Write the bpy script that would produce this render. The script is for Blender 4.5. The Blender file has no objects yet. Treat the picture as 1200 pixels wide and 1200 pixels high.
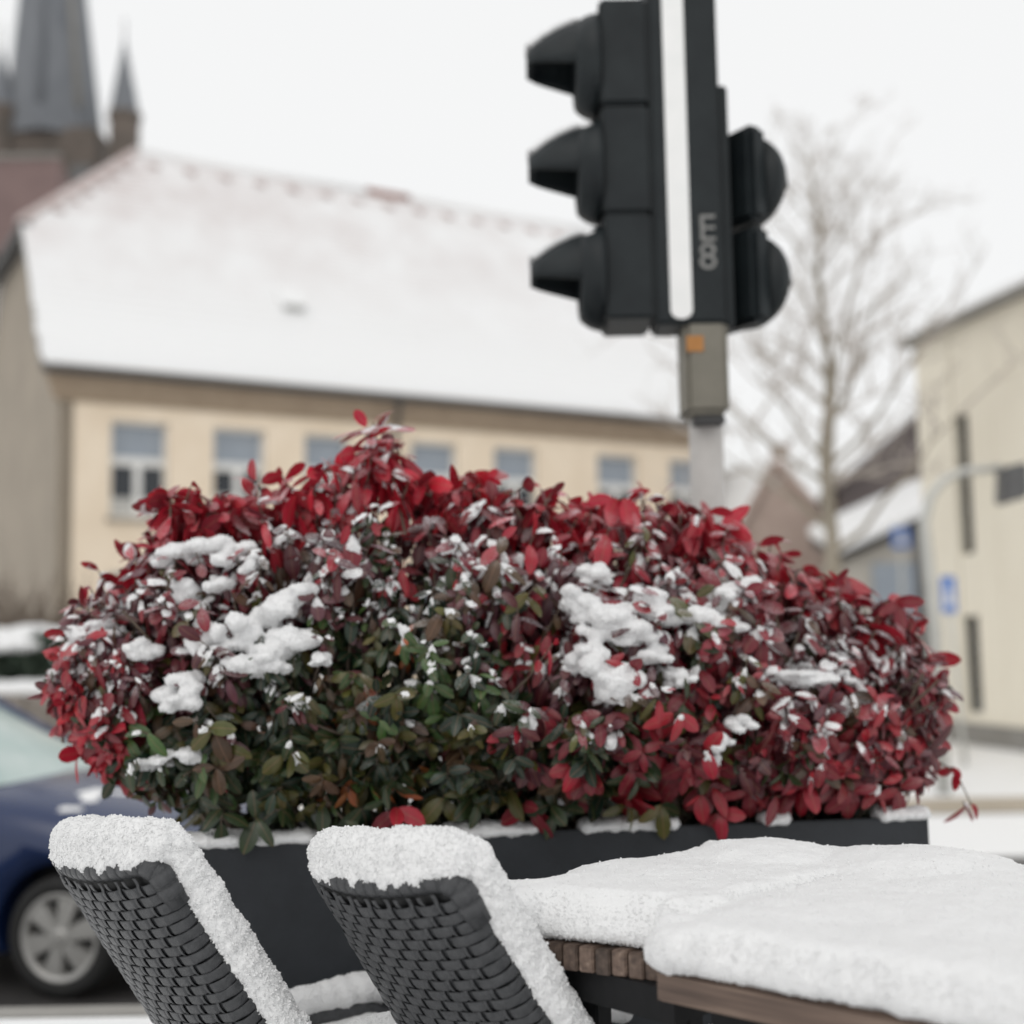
import bpy, bmesh, math, random
import numpy as np
from mathutils import Vector, Matrix, noise as mnoise
R_ = math.radians
random.seed(7); rng = np.random.default_rng(7)
scene = bpy.context.scene
COL = scene.collection

# ------------------------------------------------------------------ camera
FPX = 1500.0                       # focal length in photo pixels (photo is 1200 x 1200)
CAM_Z = 1.23
cam = bpy.data.cameras.new('camera')
cam_ob = bpy.data.objects.new('camera', cam); COL.objects.link(cam_ob)
cam.sensor_width = 36.0; cam.sensor_fit = 'HORIZONTAL'
cam.lens = 36.0 * FPX / 1200.0
cam.clip_start = 0.05; cam.clip_end = 2000
CM = Matrix.Translation((0, 0, CAM_Z)) @ Matrix.Rotation(R_(90) + math.atan(0.1), 4, 'X') @ Matrix.Rotation(R_(-1.0), 4, 'Z')
cam_ob.matrix_world = CM
cam.dof.use_dof = True
cam.dof.focus_distance = 2.30
cam.dof.aperture_fstop = 1.50
scene.camera = cam_ob

# ------------------------------------------------------------------ sky and light (overcast winter day)
SUN_EL, SUN_AZ = R_(48), R_(200)
world = bpy.data.worlds.new('World'); scene.world = world; world.use_nodes = True
wn, wl = world.node_tree.nodes, world.node_tree.links
wn.clear()
wo = wn.new('ShaderNodeOutputWorld'); bg = wn.new('ShaderNodeBackground')
sky = wn.new('ShaderNodeTexSky'); sky.sky_type = 'NISHITA'; sky.sun_disc = False
sky.sun_elevation = SUN_EL; sky.sun_rotation = SUN_AZ; sky.dust_density = 4.0; sky.air_density = 1.0
mx = wn.new('ShaderNodeMix'); mx.data_type = 'RGBA'; mx.inputs[0].default_value = 0.93
mx.inputs[7].default_value = (9.75, 9.76, 9.70, 1)      # closed cloud cover
wl.new(sky.outputs[0], mx.inputs[6]); wl.new(mx.outputs[2], bg.inputs[0])
bg.inputs[1].default_value = 0.1
wl.new(bg.outputs[0], wo.inputs[0])
sun = bpy.data.lights.new('sun', 'SUN'); sun.energy = 0.5; sun.angle = R_(35); sun.color = (1, 0.97, 0.93)
sun_ob = bpy.data.objects.new('sun', sun); COL.objects.link(sun_ob)
sd = Vector((math.sin(SUN_AZ) * math.cos(SUN_EL), math.cos(SUN_AZ) * math.cos(SUN_EL), math.sin(SUN_EL)))
sun_ob.rotation_euler = sd.to_track_quat('Z', 'Y').to_euler()
scene.view_settings.view_transform = 'Standard'; scene.view_settings.look = 'None'
scene.view_settings.exposure = 0.0; scene.view_settings.gamma = 1.0
scene.view_settings.use_curve_mapping = False
scene.cycles.use_denoising = True
scene.cycles.max_bounces = 8; scene.cycles.transparent_max_bounces = 8

# ------------------------------------------------------------------ pixel helpers (a pixel is only a direction)
C0 = Vector((0, 0, CAM_Z)); CR = CM.to_3x3()
def ray(px, py):
    return CR @ Vector(((px - 600) / FPX, -(py - 600) / FPX, -1.0))
def at_y(px, py, y):
    d = ray(px, py); return C0 + d * (y / d.y)
def at_z(px, py, z):
    d = ray(px, py); return C0 + d * ((z - CAM_Z) / d.z)
def at_pl(px, py, p, n):
    d = ray(px, py); return C0 + d * ((Vector(p) - C0).dot(n) / d.dot(n))
CRI = np.array(CR.inverted())
def project(P):
    q = (np.asarray(P) - np.array([0, 0, CAM_Z])) @ CRI.T
    return 600 + FPX * q[:, 0] / -q[:, 2], 600 - FPX * q[:, 1] / -q[:, 2], -q[:, 2]

# ------------------------------------------------------------------ materials
MATS = {}
def new_mat(name):
    m = bpy.data.materials.new(name); m.use_nodes = True
    MATS[name] = m
    nt = m.node_tree; b = nt.nodes['Principled BSDF']
    return m, nt, nt.nodes, nt.links, b
def ramp(N, stops):
    r = N.new('ShaderNodeValToRGB')
    el = r.color_ramp.elements
    while len(el) < len(stops): el.new(0.5)
    for e, (p, c) in zip(el, stops):
        e.position = p; e.color = (*c, 1) if len(c) == 3 else c
    return r
def plain(name, c1, c2=None, scale=6.0, rough=0.7, bump=0.0, bscale=None, metallic=0.0, spec=0.5, detail=6, coord='Object', stretch=None):
    """colour varies between c1 and c2 with noise; optional fine bump"""
    m, nt, N, L, b = new_mat(name)
    tc = N.new('ShaderNodeTexCoord'); src = tc.outputs[coord]
    if stretch:
        mp = N.new('ShaderNodeMapping'); mp.inputs['Scale'].default_value = stretch
        L.new(src, mp.inputs[0]); src = mp.outputs[0]
    nz = N.new('ShaderNodeTexNoise'); nz.inputs['Scale'].default_value = scale; nz.inputs['Detail'].default_value = detail
    nz.inputs['Roughness'].default_value = 0.62
    L.new(src, nz.inputs['Vector'])
    r = ramp(N, [(0.3, c1), (0.7, c2 or c1)])
    L.new(nz.outputs[0], r.inputs[0]); L.new(r.outputs[0], b.inputs['Base Color'])
    b.inputs['Roughness'].default_value = rough; b.inputs['Metallic'].default_value = metallic
    b.inputs['Specular IOR Level'].default_value = spec
    if bump:
        n2 = N.new('ShaderNodeTexNoise'); n2.inputs['Scale'].default_value = bscale or scale * 6; n2.inputs['Detail'].default_value = 8
        L.new(src, n2.inputs['Vector'])
        bp = N.new('ShaderNodeBump'); bp.inputs['Strength'].default_value = bump; bp.inputs['Distance'].default_value = 0.01
        L.new(n2.outputs[0], bp.inputs['Height']); L.new(bp.outputs[0], b.inputs['Normal'])
    return m

def snow_mat(name, tint=(0.85, 0.853, 0.855), bscale=220, bump=0.5, sss=0.0):
    m, nt, N, L, b = new_mat(name)
    tc = N.new('ShaderNodeTexCoord')
    nz = N.new('ShaderNodeTexNoise'); nz.inputs['Scale'].default_value = bscale; nz.inputs['Detail'].default_value = 5
    L.new(tc.outputs['Object'], nz.inputs['Vector'])
    n2 = N.new('ShaderNodeTexNoise'); n2.inputs['Scale'].default_value = bscale / 14; n2.inputs['Detail'].default_value = 4
    L.new(tc.outputs['Object'], n2.inputs['Vector'])
    r = ramp(N, [(0.25, tuple(t * 0.955 for t in tint)), (0.75, tint)])
    L.new(n2.outputs[0], r.inputs[0]); L.new(r.outputs[0], b.inputs['Base Color'])
    bp = N.new('ShaderNodeBump'); bp.inputs['Strength'].default_value = bump; bp.inputs['Distance'].default_value = 0.004
    L.new(nz.outputs[0], bp.inputs['Height']); L.new(bp.outputs[0], b.inputs['Normal'])
    b.inputs['Roughness'].default_value = 0.55; b.inputs['Specular IOR Level'].default_value = 0.3
    if sss:
        b.inputs['Subsurface Weight'].default_value = sss
        b.inputs['Subsurface Radius'].default_value = (1, 1, 1); b.inputs['Subsurface Scale'].default_value = 0.006
    return m

snow_mat('snow', bump=0.8, bscale=260)
snow_mat('snow_far', bscale=6, bump=0.2)
plain('anthracite', (0.010, 0.0125, 0.016), (0.019, 0.0225, 0.028), 9, 0.55, 0.15, 160)
plain('rattan', (0.028, 0.030, 0.033), (0.062, 0.064, 0.068), 60, 0.33, 0.35, 420, spec=0.45)
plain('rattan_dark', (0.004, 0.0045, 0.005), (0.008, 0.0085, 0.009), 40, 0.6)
plain('black_metal', (0.006, 0.0065, 0.007), (0.011, 0.011, 0.012), 30, 0.7, spec=0.25)
plain('signal_black', (0.006, 0.009, 0.011), (0.014, 0.019, 0.021), 7, 0.5, 0.1, 60, spec=0.3)
plain('signal_white', (0.80, 0.81, 0.80), (0.86, 0.86, 0.85), 8, 0.4)
plain('pole_grey', (0.42, 0.40, 0.38), (0.55, 0.53, 0.51), 6, 0.5, 0.1, 60)
plain('box_olive', (0.155, 0.145, 0.115), (0.20, 0.185, 0.15), 10, 0.5, 0.1, 80)
plain('sticker_orange', (0.36, 0.15, 0.03), (0.42, 0.19, 0.05), 30, 0.5)
plain('sticker_grey', (0.15, 0.15, 0.145), (0.24, 0.24, 0.23), 60, 0.5)
plain('lens_dark', (0.02, 0.02, 0.02), (0.03, 0.03, 0.03), 20, 0.15)
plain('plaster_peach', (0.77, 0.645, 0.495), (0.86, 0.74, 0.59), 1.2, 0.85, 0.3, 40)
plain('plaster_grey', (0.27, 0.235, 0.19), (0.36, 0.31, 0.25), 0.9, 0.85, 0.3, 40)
plain('fascia_brown', (0.27, 0.205, 0.145), (0.34, 0.265, 0.19), 3, 0.8)
plain('zinc_dark', (0.045, 0.045, 0.045), (0.07, 0.07, 0.07), 4, 0.6)
plain('frame_white', (0.72, 0.72, 0.70), (0.80, 0.80, 0.78), 6, 0.45)
plain('glass_dark', (0.010, 0.014, 0.020), (0.022, 0.028, 0.036), 2, 0.06, spec=0.6)
plain('curtain', (0.45, 0.45, 0.43), (0.58, 0.58, 0.56), 5, 0.5)
plain('blind_blue', (0.27, 0.31, 0.36), (0.33, 0.37, 0.42), 5, 0.5)
plain('stone_sill', (0.30, 0.26, 0.21), (0.36, 0.32, 0.26), 8, 0.8)
plain('tile_red', (0.20, 0.075, 0.05), (0.30, 0.12, 0.085), 5, 0.75, 0.2, 30)
plain('slate', (0.11, 0.12, 0.135), (0.175, 0.185, 0.20), 0.7, 0.6, 0.3, 20, stretch=(1, 1, 0.4))
plain('church_stone', (0.085, 0.075, 0.065), (0.16, 0.13, 0.11), 0.9, 0.9, 0.4, 14)
plain('church_tile', (0.13, 0.085, 0.08), (0.18, 0.12, 0.112), 0.8, 0.8, 0.3, 16)
plain('wall_cream', (0.80, 0.745, 0.625), (0.85, 0.80, 0.68), 0.7, 0.75, 0.1, 30)
plain('plinth_grey', (0.22, 0.21, 0.19), (0.28, 0.27, 0.25), 3, 0.8)
plain('brick_brown', (0.40, 0.31, 0.265), (0.50, 0.40, 0.35), 2.5, 0.85, 0.3, 20)
plain('clad_purple', (0.115, 0.095, 0.095), (0.165, 0.14, 0.135), 1.6, 0.8, 0.2, 14)
plain('render_pale', (0.42, 0.40, 0.36), (0.50, 0.47, 0.42), 1.5, 0.8)
plain('bark', (0.25, 0.22, 0.17), (0.37, 0.33, 0.27), 5, 0.9, 0.5, 40, stretch=(1, 1, 0.25))
plain('twig_pale', (0.40, 0.36, 0.32), (0.52, 0.47, 0.43), 12, 0.9)
plain('tile_frost', (0.50, 0.40, 0.38), (0.66, 0.60, 0.585), 3, 0.75)
plain('twig', (0.11, 0.085, 0.065), (0.17, 0.13, 0.10), 12, 0.9)
plain('steel_pale', (0.50, 0.50, 0.47), (0.58, 0.58, 0.55), 8, 0.4, metallic=0.3)
plain('sign_blue', (0.10, 0.21, 0.56), (0.13, 0.25, 0.60), 8, 0.4)
plain('lamp_grey', (0.10, 0.10, 0.10), (0.14, 0.14, 0.14), 8, 0.5)
plain('car_blue', (0.008, 0.022, 0.078), (0.014, 0.030, 0.095), 2, 0.22, spec=0.6)
plain('tyre', (0.012, 0.012, 0.012), (0.022, 0.022, 0.022), 20, 0.8)
plain('rim_silver', (0.36, 0.355, 0.34), (0.46, 0.455, 0.44), 8, 0.4, metallic=0.35)
plain('car_plastic', (0.012, 0.012, 0.013), (0.02, 0.02, 0.02), 20, 0.6)
plain('car_glass', (0.33, 0.44, 0.42), (0.50, 0.58, 0.56), 3, 0.25, spec=0.6)  # pale teal base colour stands in for reflected sky and thin frost
plain('headlight', (0.50, 0.52, 0.54), (0.62, 0.64, 0.66), 6, 0.12)
plain('lamp_amber', (0.60, 0.24, 0.03), (0.66, 0.28, 0.04), 8, 0.25)
plain('stone_wall', (0.15, 0.13, 0.115), (0.27, 0.24, 0.21), 3, 0.9, 0.5, 20)
plain('soil', (0.03, 0.022, 0.016), (0.05, 0.038, 0.028), 14, 0.95, 0.6, 60)
plain('evergreen_far', (0.025, 0.045, 0.03), (0.05, 0.07, 0.045), 4, 0.7)
plain('concrete', (0.26, 0.25, 0.23), (0.34, 0.33, 0.31), 5, 0.85, 0.2, 40)
plain('sand_grit', (0.36, 0.31, 0.24), (0.50, 0.44, 0.36), 1.2, 0.9)

def wood_mat():
    m, nt, N, L, b = new_mat('teak')
    tc = N.new('ShaderNodeTexCoord'); oi = N.new('ShaderNodeObjectInfo')
    mp = N.new('ShaderNodeMapping'); mp.inputs['Scale'].default_value = (3, 60, 60)
    L.new(tc.outputs['Object'], mp.inputs[0])
    ad = N.new('ShaderNodeVectorMath'); ad.operation = 'ADD'
    L.new(mp.outputs[0], ad.inputs[0]); L.new(oi.outputs['Random'], ad.inputs[1])
    nz = N.new('ShaderNodeTexNoise'); nz.inputs['Scale'].default_value = 1.6; nz.inputs['Detail'].default_value = 7
    L.new(ad.outputs[0], nz.inputs['Vector'])
    r = ramp(N, [(0.28, (0.045, 0.027, 0.019)), (0.55, (0.095, 0.060, 0.042)), (0.78, (0.17, 0.118, 0.085))])
    L.new(nz.outputs[0], r.inputs[0])
    hs = N.new('ShaderNodeHueSaturation'); hs.inputs['Saturation'].default_value = 0.85
    mr = N.new('ShaderNodeMapRange'); mr.inputs[3].default_value = 0.65; mr.inputs[4].default_value = 1.7
    L.new(oi.outputs['Random'], mr.inputs[0]); L.new(mr.outputs[0], hs.inputs['Value'])
    L.new(r.outputs[0], hs.inputs['Color']); L.new(hs.outputs[0], b.inputs['Base Color'])
    bp = N.new('ShaderNodeBump'); bp.inputs['Strength'].default_value = 0.35; bp.inputs['Distance'].default_value = 0.003
    L.new(nz.outputs[0], bp.inputs['Height']); L.new(bp.outputs[0], b.inputs['Normal'])
    b.inputs['Roughness'].default_value = 0.65
wood_mat()

def ground_mat(name, c_snow, c_dirt, lo, hi, scale, stretch, bump=0.3):
    """trodden snow: dirty tracks and patches between clean snow"""
    m, nt, N, L, b = new_mat(name)
    tc = N.new('ShaderNodeTexCoord'); mp = N.new('ShaderNodeMapping'); mp.inputs['Scale'].default_value = stretch
    L.new(tc.outputs['Object'], mp.inputs[0])
    nz = N.new('ShaderNodeTexNoise'); nz.inputs['Scale'].default_value = scale; nz.inputs['Detail'].default_value = 7
    nz.inputs['Roughness'].default_value = 0.6
    L.new(mp.outputs[0], nz.inputs['Vector'])
    r = ramp(N, [(lo, c_dirt), (hi, c_snow)])
    L.new(nz.outputs[0], r.inputs[0]); L.new(r.outputs[0], b.inputs['Base Color'])
    n2 = N.new('ShaderNodeTexNoise'); n2.inputs['Scale'].default_value = 14; n2.inputs['Detail'].default_value = 8
    L.new(tc.outputs['Object'], n2.inputs['Vector'])
    bp = N.new('ShaderNodeBump'); bp.inputs['Strength'].default_value = bump; bp.inputs['Distance'].default_value = 0.03
    L.new(n2.outputs[0], bp.inputs['Height']); L.new(bp.outputs[0], b.inputs['Normal'])
    b.inputs['Roughness'].default_value = 0.6
ground_mat('ground_snow', (0.88, 0.885, 0.89), (0.72, 0.70, 0.66), 0.28, 0.44, 0.5, (0.5, 1.6, 1))
ground_mat('asphalt_slush', (0.50, 0.50, 0.50), (0.045, 0.043, 0.042), 0.52, 0.80, 0.7, (0.35, 1.8, 1))

def roof_snow_mat():
    """thin snow on clay tiles: the tile colour comes through in the thinly covered upper part"""
    m, nt, N, L, b = new_mat('roof_snow')
    at = N.new('ShaderNodeAttribute'); at.attribute_name = 'thin'
    tc = N.new('ShaderNodeTexCoord')
    nz = N.new('ShaderNodeTexNoise'); nz.inputs['Scale'].default_value = 0.55; nz.inputs['Detail'].default_value = 8
    nz.inputs['Roughness'].default_value = 0.7
    L.new(tc.outputs['Object'], nz.inputs['Vector'])
    mu = N.new('ShaderNodeMath'); mu.operation = 'MULTIPLY'
    L.new(at.outputs['Fac'], mu.inputs[0])
    r = ramp(N, [(0.35, (0, 0, 0)), (0.75, (1, 1, 1))]); L.new(nz.outputs[0], r.inputs[0]); L.new(r.outputs[0], mu.inputs[1])
    mix = N.new('ShaderNodeMix'); mix.data_type = 'RGBA'
    L.new(mu.outputs[0], mix.inputs[0])
    mix.inputs[6].default_value = (0.86, 0.865, 0.87, 1); mix.inputs[7].default_value = (0.50, 0.40, 0.38, 1)
    L.new(mix.outputs[2], b.inputs['Base Color']); b.inputs['Roughness'].default_value = 0.6
roof_snow_mat()

# ------------------------------------------------------------------ mesh helpers
def tag(o, label=None, cat=None, group=None, kind=None):
    if label: o['label'] = label
    if cat: o['category'] = cat
    if group: o['group'] = group
    if kind: o['kind'] = kind
    return o
def empty(name, loc=(0, 0, 0), rz=0.0):
    o = bpy.data.objects.new(name, None); COL.objects.link(o)
    o.location = loc; o.rotation_euler = (0, 0, rz); o.empty_display_size = 0.1
    return o
def link_mesh(name, me, mat, parent=None, smooth=False):
    o = bpy.data.objects.new(name, me); COL.objects.link(o)
    if mat and not me.materials: me.materials.append(MATS[mat] if isinstance(mat, str) else mat)
    if smooth and len(me.polygons): me.polygons.foreach_set('use_smooth', [True] * len(me.polygons))
    if parent: o.parent = parent
    return o
class MB:
    def __init__(s): s.v = []; s.f = []
    def add(s, v, f):
        n = len(s.v); s.v += [tuple(p) for p in v]; s.f += [tuple(i + n for i in q) for q in f]; return s
    def box(s, x0, x1, y0, y1, z0, z1, M=None):
        v = [Vector((x, y, z)) for z in (z0, z1) for y in (y0, y1) for x in (x0, x1)]
        if M is not None: v = [M @ p for p in v]
        return s.add(v, [(0, 2, 3, 1), (4, 5, 7, 6), (0, 1, 5, 4), (2, 6, 7, 3), (0, 4, 6, 2), (1, 3, 7, 5)])
    def hexa(s, bottom, top):
        """two quads (same winding) joined"""
        v = list(bottom) + list(top); n = len(bottom)
        f = [tuple(reversed(range(n))), tuple(range(n, 2 * n))] + [(i, (i + 1) % n, n + (i + 1) % n, n + i) for i in range(n)]
        return s.add(v, f)
    def tube(s, path, rad, seg=8, cap=True, M=None):
        path = [Vector(p) for p in path]; n = len(path)
        if not hasattr(rad, '__len__'): rad = [rad] * n
        t0 = (path[1] - path[0]).normalized()
        up = Vector((0, 0, 1)) if abs(t0.z) < 0.9 else Vector((1, 0, 0))
        a = t0.cross(up).normalized(); v = []
        for i, p in enumerate(path):
            t = (path[min(i + 1, n - 1)] - path[max(i - 1, 0)]).normalized()
            a = (a - t * a.dot(t)).normalized(); b = t.cross(a)
            for k in range(seg):
                w = 2 * math.pi * k / seg
                v.append(p + (a * math.cos(w) + b * math.sin(w)) * rad[i])
        f = [(i * seg + k, i * seg + (k + 1) % seg, (i + 1) * seg + (k + 1) % seg, (i + 1) * seg + k) for i in range(n - 1) for k in range(seg)]
        if cap: f += [tuple(reversed(range(seg))), tuple((n - 1) * seg + k for k in range(seg))]
        if M is not None: v = [M @ p for p in v]
        return s.add(v, f)
    def lathe(s, prof, seg=24, M=None, close=True):
        """prof: (r, z) around local z"""
        v = [Vector((r * math.cos(2 * math.pi * k / seg), r * math.sin(2 * math.pi * k / seg), z)) for r, z in prof for k in range(seg)]
        n = len(prof)
        f = [(i * seg + k, i * seg + (k + 1) % seg, (i + 1) * seg + (k + 1) % seg, (i + 1) * seg + k) for i in range(n - 1) for k in range(seg)]
        if close: f += [tuple(reversed(range(seg))), tuple((n - 1) * seg + k for k in range(seg))]
        if M is not None: v = [M @ p for p in v]
        return s.add(v, f)
    def prism(s, poly, ext):
        """polygon (3d points) extruded by vector ext"""
        e = Vector(ext); poly = [Vector(p) for p in poly]; n = len(poly)
        v = poly + [p + e for p in poly]
        f = [tuple(reversed(range(n))), tuple(range(n, 2 * n))] + [(i, (i + 1) % n, n + (i + 1) % n, n + i) for i in range(n)]
        return s.add(v, f)
    def mesh(s, name):
        me = bpy.data.meshes.new(name); me.from_pydata(s.v, [], s.f); me.update(); return me
    def build(s, name, mat, parent=None, smooth=False, bevel=0.0, recalc=True):
        me = s.mesh(name)
        if recalc or bevel:
            bm = bmesh.new(); bm.from_mesh(me)
            if bevel:
                es = [e for e in bm.edges if len(e.link_faces) == 2 and e.calc_face_angle(0) > 0.6]
                bmesh.ops.bevel(bm, geom=es, offset=bevel, segments=2, affect='EDGES', clamp_overlap=True)
            bmesh.ops.recalc_face_normals(bm, faces=bm.faces); bm.to_mesh(me); bm.free()
        return link_mesh(name, me, mat, parent, smooth)
def np_mesh(name, V, F):
    """V (n,3) float, F (m,k) int, all faces of k corners"""
    me = bpy.data.meshes.new(name); V = np.ascontiguousarray(V, np.float32); F = np.ascontiguousarray(F, np.int32)
    k = F.shape[1]
    me.vertices.add(len(V)); me.vertices.foreach_set('co', V.ravel())
    me.loops.add(F.size); me.loops.foreach_set('vertex_index', F.ravel())
    me.polygons.add(len(F)); me.polygons.foreach_set('loop_start', np.arange(0, F.size, k, dtype=np.int32))
    me.polygons.foreach_set('loop_total', np.full(len(F), k, np.int32))
    me.update(calc_edges=True); return me

# ------------------------------------------------------------------ snow helpers
def ico(sub):
    bm = bmesh.new(); bmesh.ops.create_icosphere(bm, subdivisions=sub, radius=1.0)
    V = np.array([v.co[:] for v in bm.verts]); F = np.array([[v.index for v in f.verts] for f in bm.faces]); bm.free(); return V, F
ICO2 = ico(2)
def ttex(name, size, depth=2):
    t = bpy.data.textures.new(name, 'CLOUDS'); t.noise_scale = size; t.noise_depth = depth; return t
TEXS = {s: ttex('clouds_%d' % i, s) for i, s in enumerate((0.007, 0.016, 0.05, 0.16))}
def grains_for(V, F, n, rmin, rmax, keep=None):
    """small snow crystals sitting on a triangle mesh"""
    A, B, Cc = V[F[:, 0]], V[F[:, 1]], V[F[:, 2]]
    cr = np.cross(B - A, Cc - A); ar = np.linalg.norm(cr, axis=1); ar = np.maximum(ar, 1e-12)
    w = ar.copy()
    if keep is not None: w = w * keep((A + B + Cc) / 3, cr / ar[:, None])
    if w.sum() <= 0: return np.zeros((0, 3)), np.zeros((0, 3), int)
    idx = rng.choice(len(F), n, p=w / w.sum())
    u, v = rng.random(n), rng.random(n); fl = u + v > 1; u[fl] = 1 - u[fl]; v[fl] = 1 - v[fl]
    P = A[idx] + (B - A)[idx] * u[:, None] + (Cc - A)[idx] * v[:, None]
    r = rmin + (rmax - rmin) * rng.random(n) ** 2
    P = P + (cr / ar[:, None])[idx] * (r * 0.35)[:, None]
    # irregular octahedra
    O = np.array([[1, 0, 0], [-1, 0, 0], [0, 1, 0], [0, -1, 0], [0, 0, 1], [0, 0, -1]], float)
    OF = np.array([[0, 2, 4], [2, 1, 4], [1, 3, 4], [3, 0, 4], [2, 0, 5], [1, 2, 5], [3, 1, 5], [0, 3, 5]])
    q = rng.normal(size=(n, 3, 3)); Q, _ = np.linalg.qr(q)
    sc = r[:, None] * (0.6 + 0.8 * rng.random((n, 3)))
    W = np.einsum('kj,nj,nij->nki', O, sc, Q) + P[:, None, :]
    return W.reshape(-1, 3), (OF[None] + 6 * np.arange(n)[:, None, None]).reshape(-1, 3)
def snow_union(name, blobs, voxel, smooth=4, disps=((0.05, 0.010), (0.016, 0.006)), grains=0, grain_r=(0.001, 0.0026), keep=None, mat='snow', parent=None, slabs=()):
    """blobs: list of (x,y,z, rx,ry,rz). union by voxel remesh, then lumpy displacement and loose crystals"""
    V0, F0 = ICO2; Vs = []; Fs = []
    for i, b in enumerate(blobs):
        Vs.append(V0 * np.array(b[3:6]) + np.array(b[:3])); Fs.append(F0 + i * len(V0))
    off = len(blobs) * len(V0)
    for bot, top in slabs:          # four bottom and four top corners of a block inside the snow
        q = np.array([[*p] for p in bot] + [[*p] for p in top]); Vs.append(q)
        Fs.append(np.array([[0, 2, 1], [0, 3, 2], [4, 5, 6], [4, 6, 7]] + [r for i in range(4) for r in ([i, (i + 1) % 4, 4 + (i + 1) % 4], [i, 4 + (i + 1) % 4, 4 + i])]) + off); off += 8
    me = np_mesh(name + '_seed', np.vstack(Vs), np.vstack(Fs))
    o = bpy.data.objects.new(name + '_seed', me); COL.objects.link(o)
    md = o.modifiers.new('r', 'REMESH'); md.mode = 'VOXEL'; md.voxel_size = voxel
    if smooth:
        ms = o.modifiers.new('s', 'SMOOTH'); ms.iterations = smooth; ms.factor = 0.5
    for sz, st in disps:
        d = o.modifiers.new('d', 'DISPLACE'); d.texture = TEXS[sz]; d.texture_coords = 'GLOBAL'; d.strength = st; d.mid_level = 0.5
    t = o.modifiers.new('t', 'TRIANGULATE')
    dg = bpy.context.evaluated_depsgraph_get(); ev = o.evaluated_get(dg); em = ev.to_mesh()
    V = np.empty(len(em.vertices) * 3, np.float32); em.vertices.foreach_get('co', V); V = V.reshape(-1, 3).astype(float)
    F = np.empty(len(em.loops), np.int32); em.loops.foreach_get('vertex_index', F); F = F.reshape(-1, 3)
    ev.to_mesh_clear(); bpy.data.objects.remove(o); bpy.data.meshes.remove(me)
    nb = len(F)
    if grains:
        GV, GF = grains_for(V, F, grains, grain_r[0], grain_r[1], keep)
        F = np.vstack([F, GF + len(V)]); V = np.vstack([V, GV])
    me = np_mesh(name, V, F)
    sm = np.zeros(len(F), bool); sm[:nb] = True; me.polygons.foreach_set('use_smooth', sm)
    return link_mesh(name, me, mat, parent)
# =================================================================== SETTING
STREET = -0.40
g = MB(); g.add([(-400, -60, -0.424), (400, -60, -0.424), (400, 700, -0.424), (-400, 700, -0.424)], [(0, 1, 2, 3)])
tag(g.build('ground', 'ground_snow', recalc=False), kind='structure')
g = MB(); g.add([(-60, 4.6, -0.412), (60, 4.6, -0.412), (60, 9.6, -0.412), (-60, 9.6, -0.412)], [(0, 1, 2, 3)])
tag(g.build('road', 'asphalt_slush', recalc=False), kind='structure')
# gritted strip of the far pavement
g = MB(); g.add([(-60, 11.9, -0.412), (60, 11.9, -0.412), (60, 13.0, -0.412), (-60, 13.0, -0.412)], [(0, 1, 2, 3)])
tag(g.build('path', 'sand_grit', recalc=False), kind='structure')
g = MB(); g.box(-14, 14, -5, 4.42, -0.42, 0.0)
tag(g.build('pavement', 'ground_snow'), kind='structure')
g = MB(); g.box(-14, 14, 4.42, 4.56, -0.42, 0.004)
tag(g.build('kerb', 'concrete', bevel=0.012), kind='structure')

# =================================================================== CREAM BUILDING ACROSS THE STREET
P0 = at_y(70, 432, 26.0); HE = P0.z
P1 = at_z(800, 496, HE)
DX = (P1 - P0); DX.z = 0; DX.normalize(); NB = Vector((-DX.y, DX.x, 0))      # along the front, and away from the street
if NB.y < 0: NB = -NB
HALF = 5.5; HE += 0.20
def fac(s, b, z): 
    p = P0 + DX * s + NB * b; return Vector((p.x, p.y, z))
NV = Vector((NB.x, NB.y, 0))
pr = at_pl(160, 178, fac(0, HALF, 0), NV); SR = (pr - P0).dot(DX); ZR = pr.z
LB = (at_pl(838, 500, P0, NV) - P0).dot(DX)
GZ = -0.42
bld = empty('apartment_house', fac(LB / 2, HALF, GZ), 0)
tag(bld, 'long peach plaster house with big snow-covered half-hipped roof across the street', 'building')
def rel(o_empty, pts):
    l = Vector(o_empty.location); return [Vector(p) - l for p in pts]
class PB(MB):
    """mesh builder that takes world points and makes them relative to a parent empty"""
    def __init__(s, e): super().__init__(); s.o = Vector(e.location)
    def build(s, *a, **k):
        s.v = [tuple(Vector(p) - s.o) for p in s.v]; return super().build(*a, **k)
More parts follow.
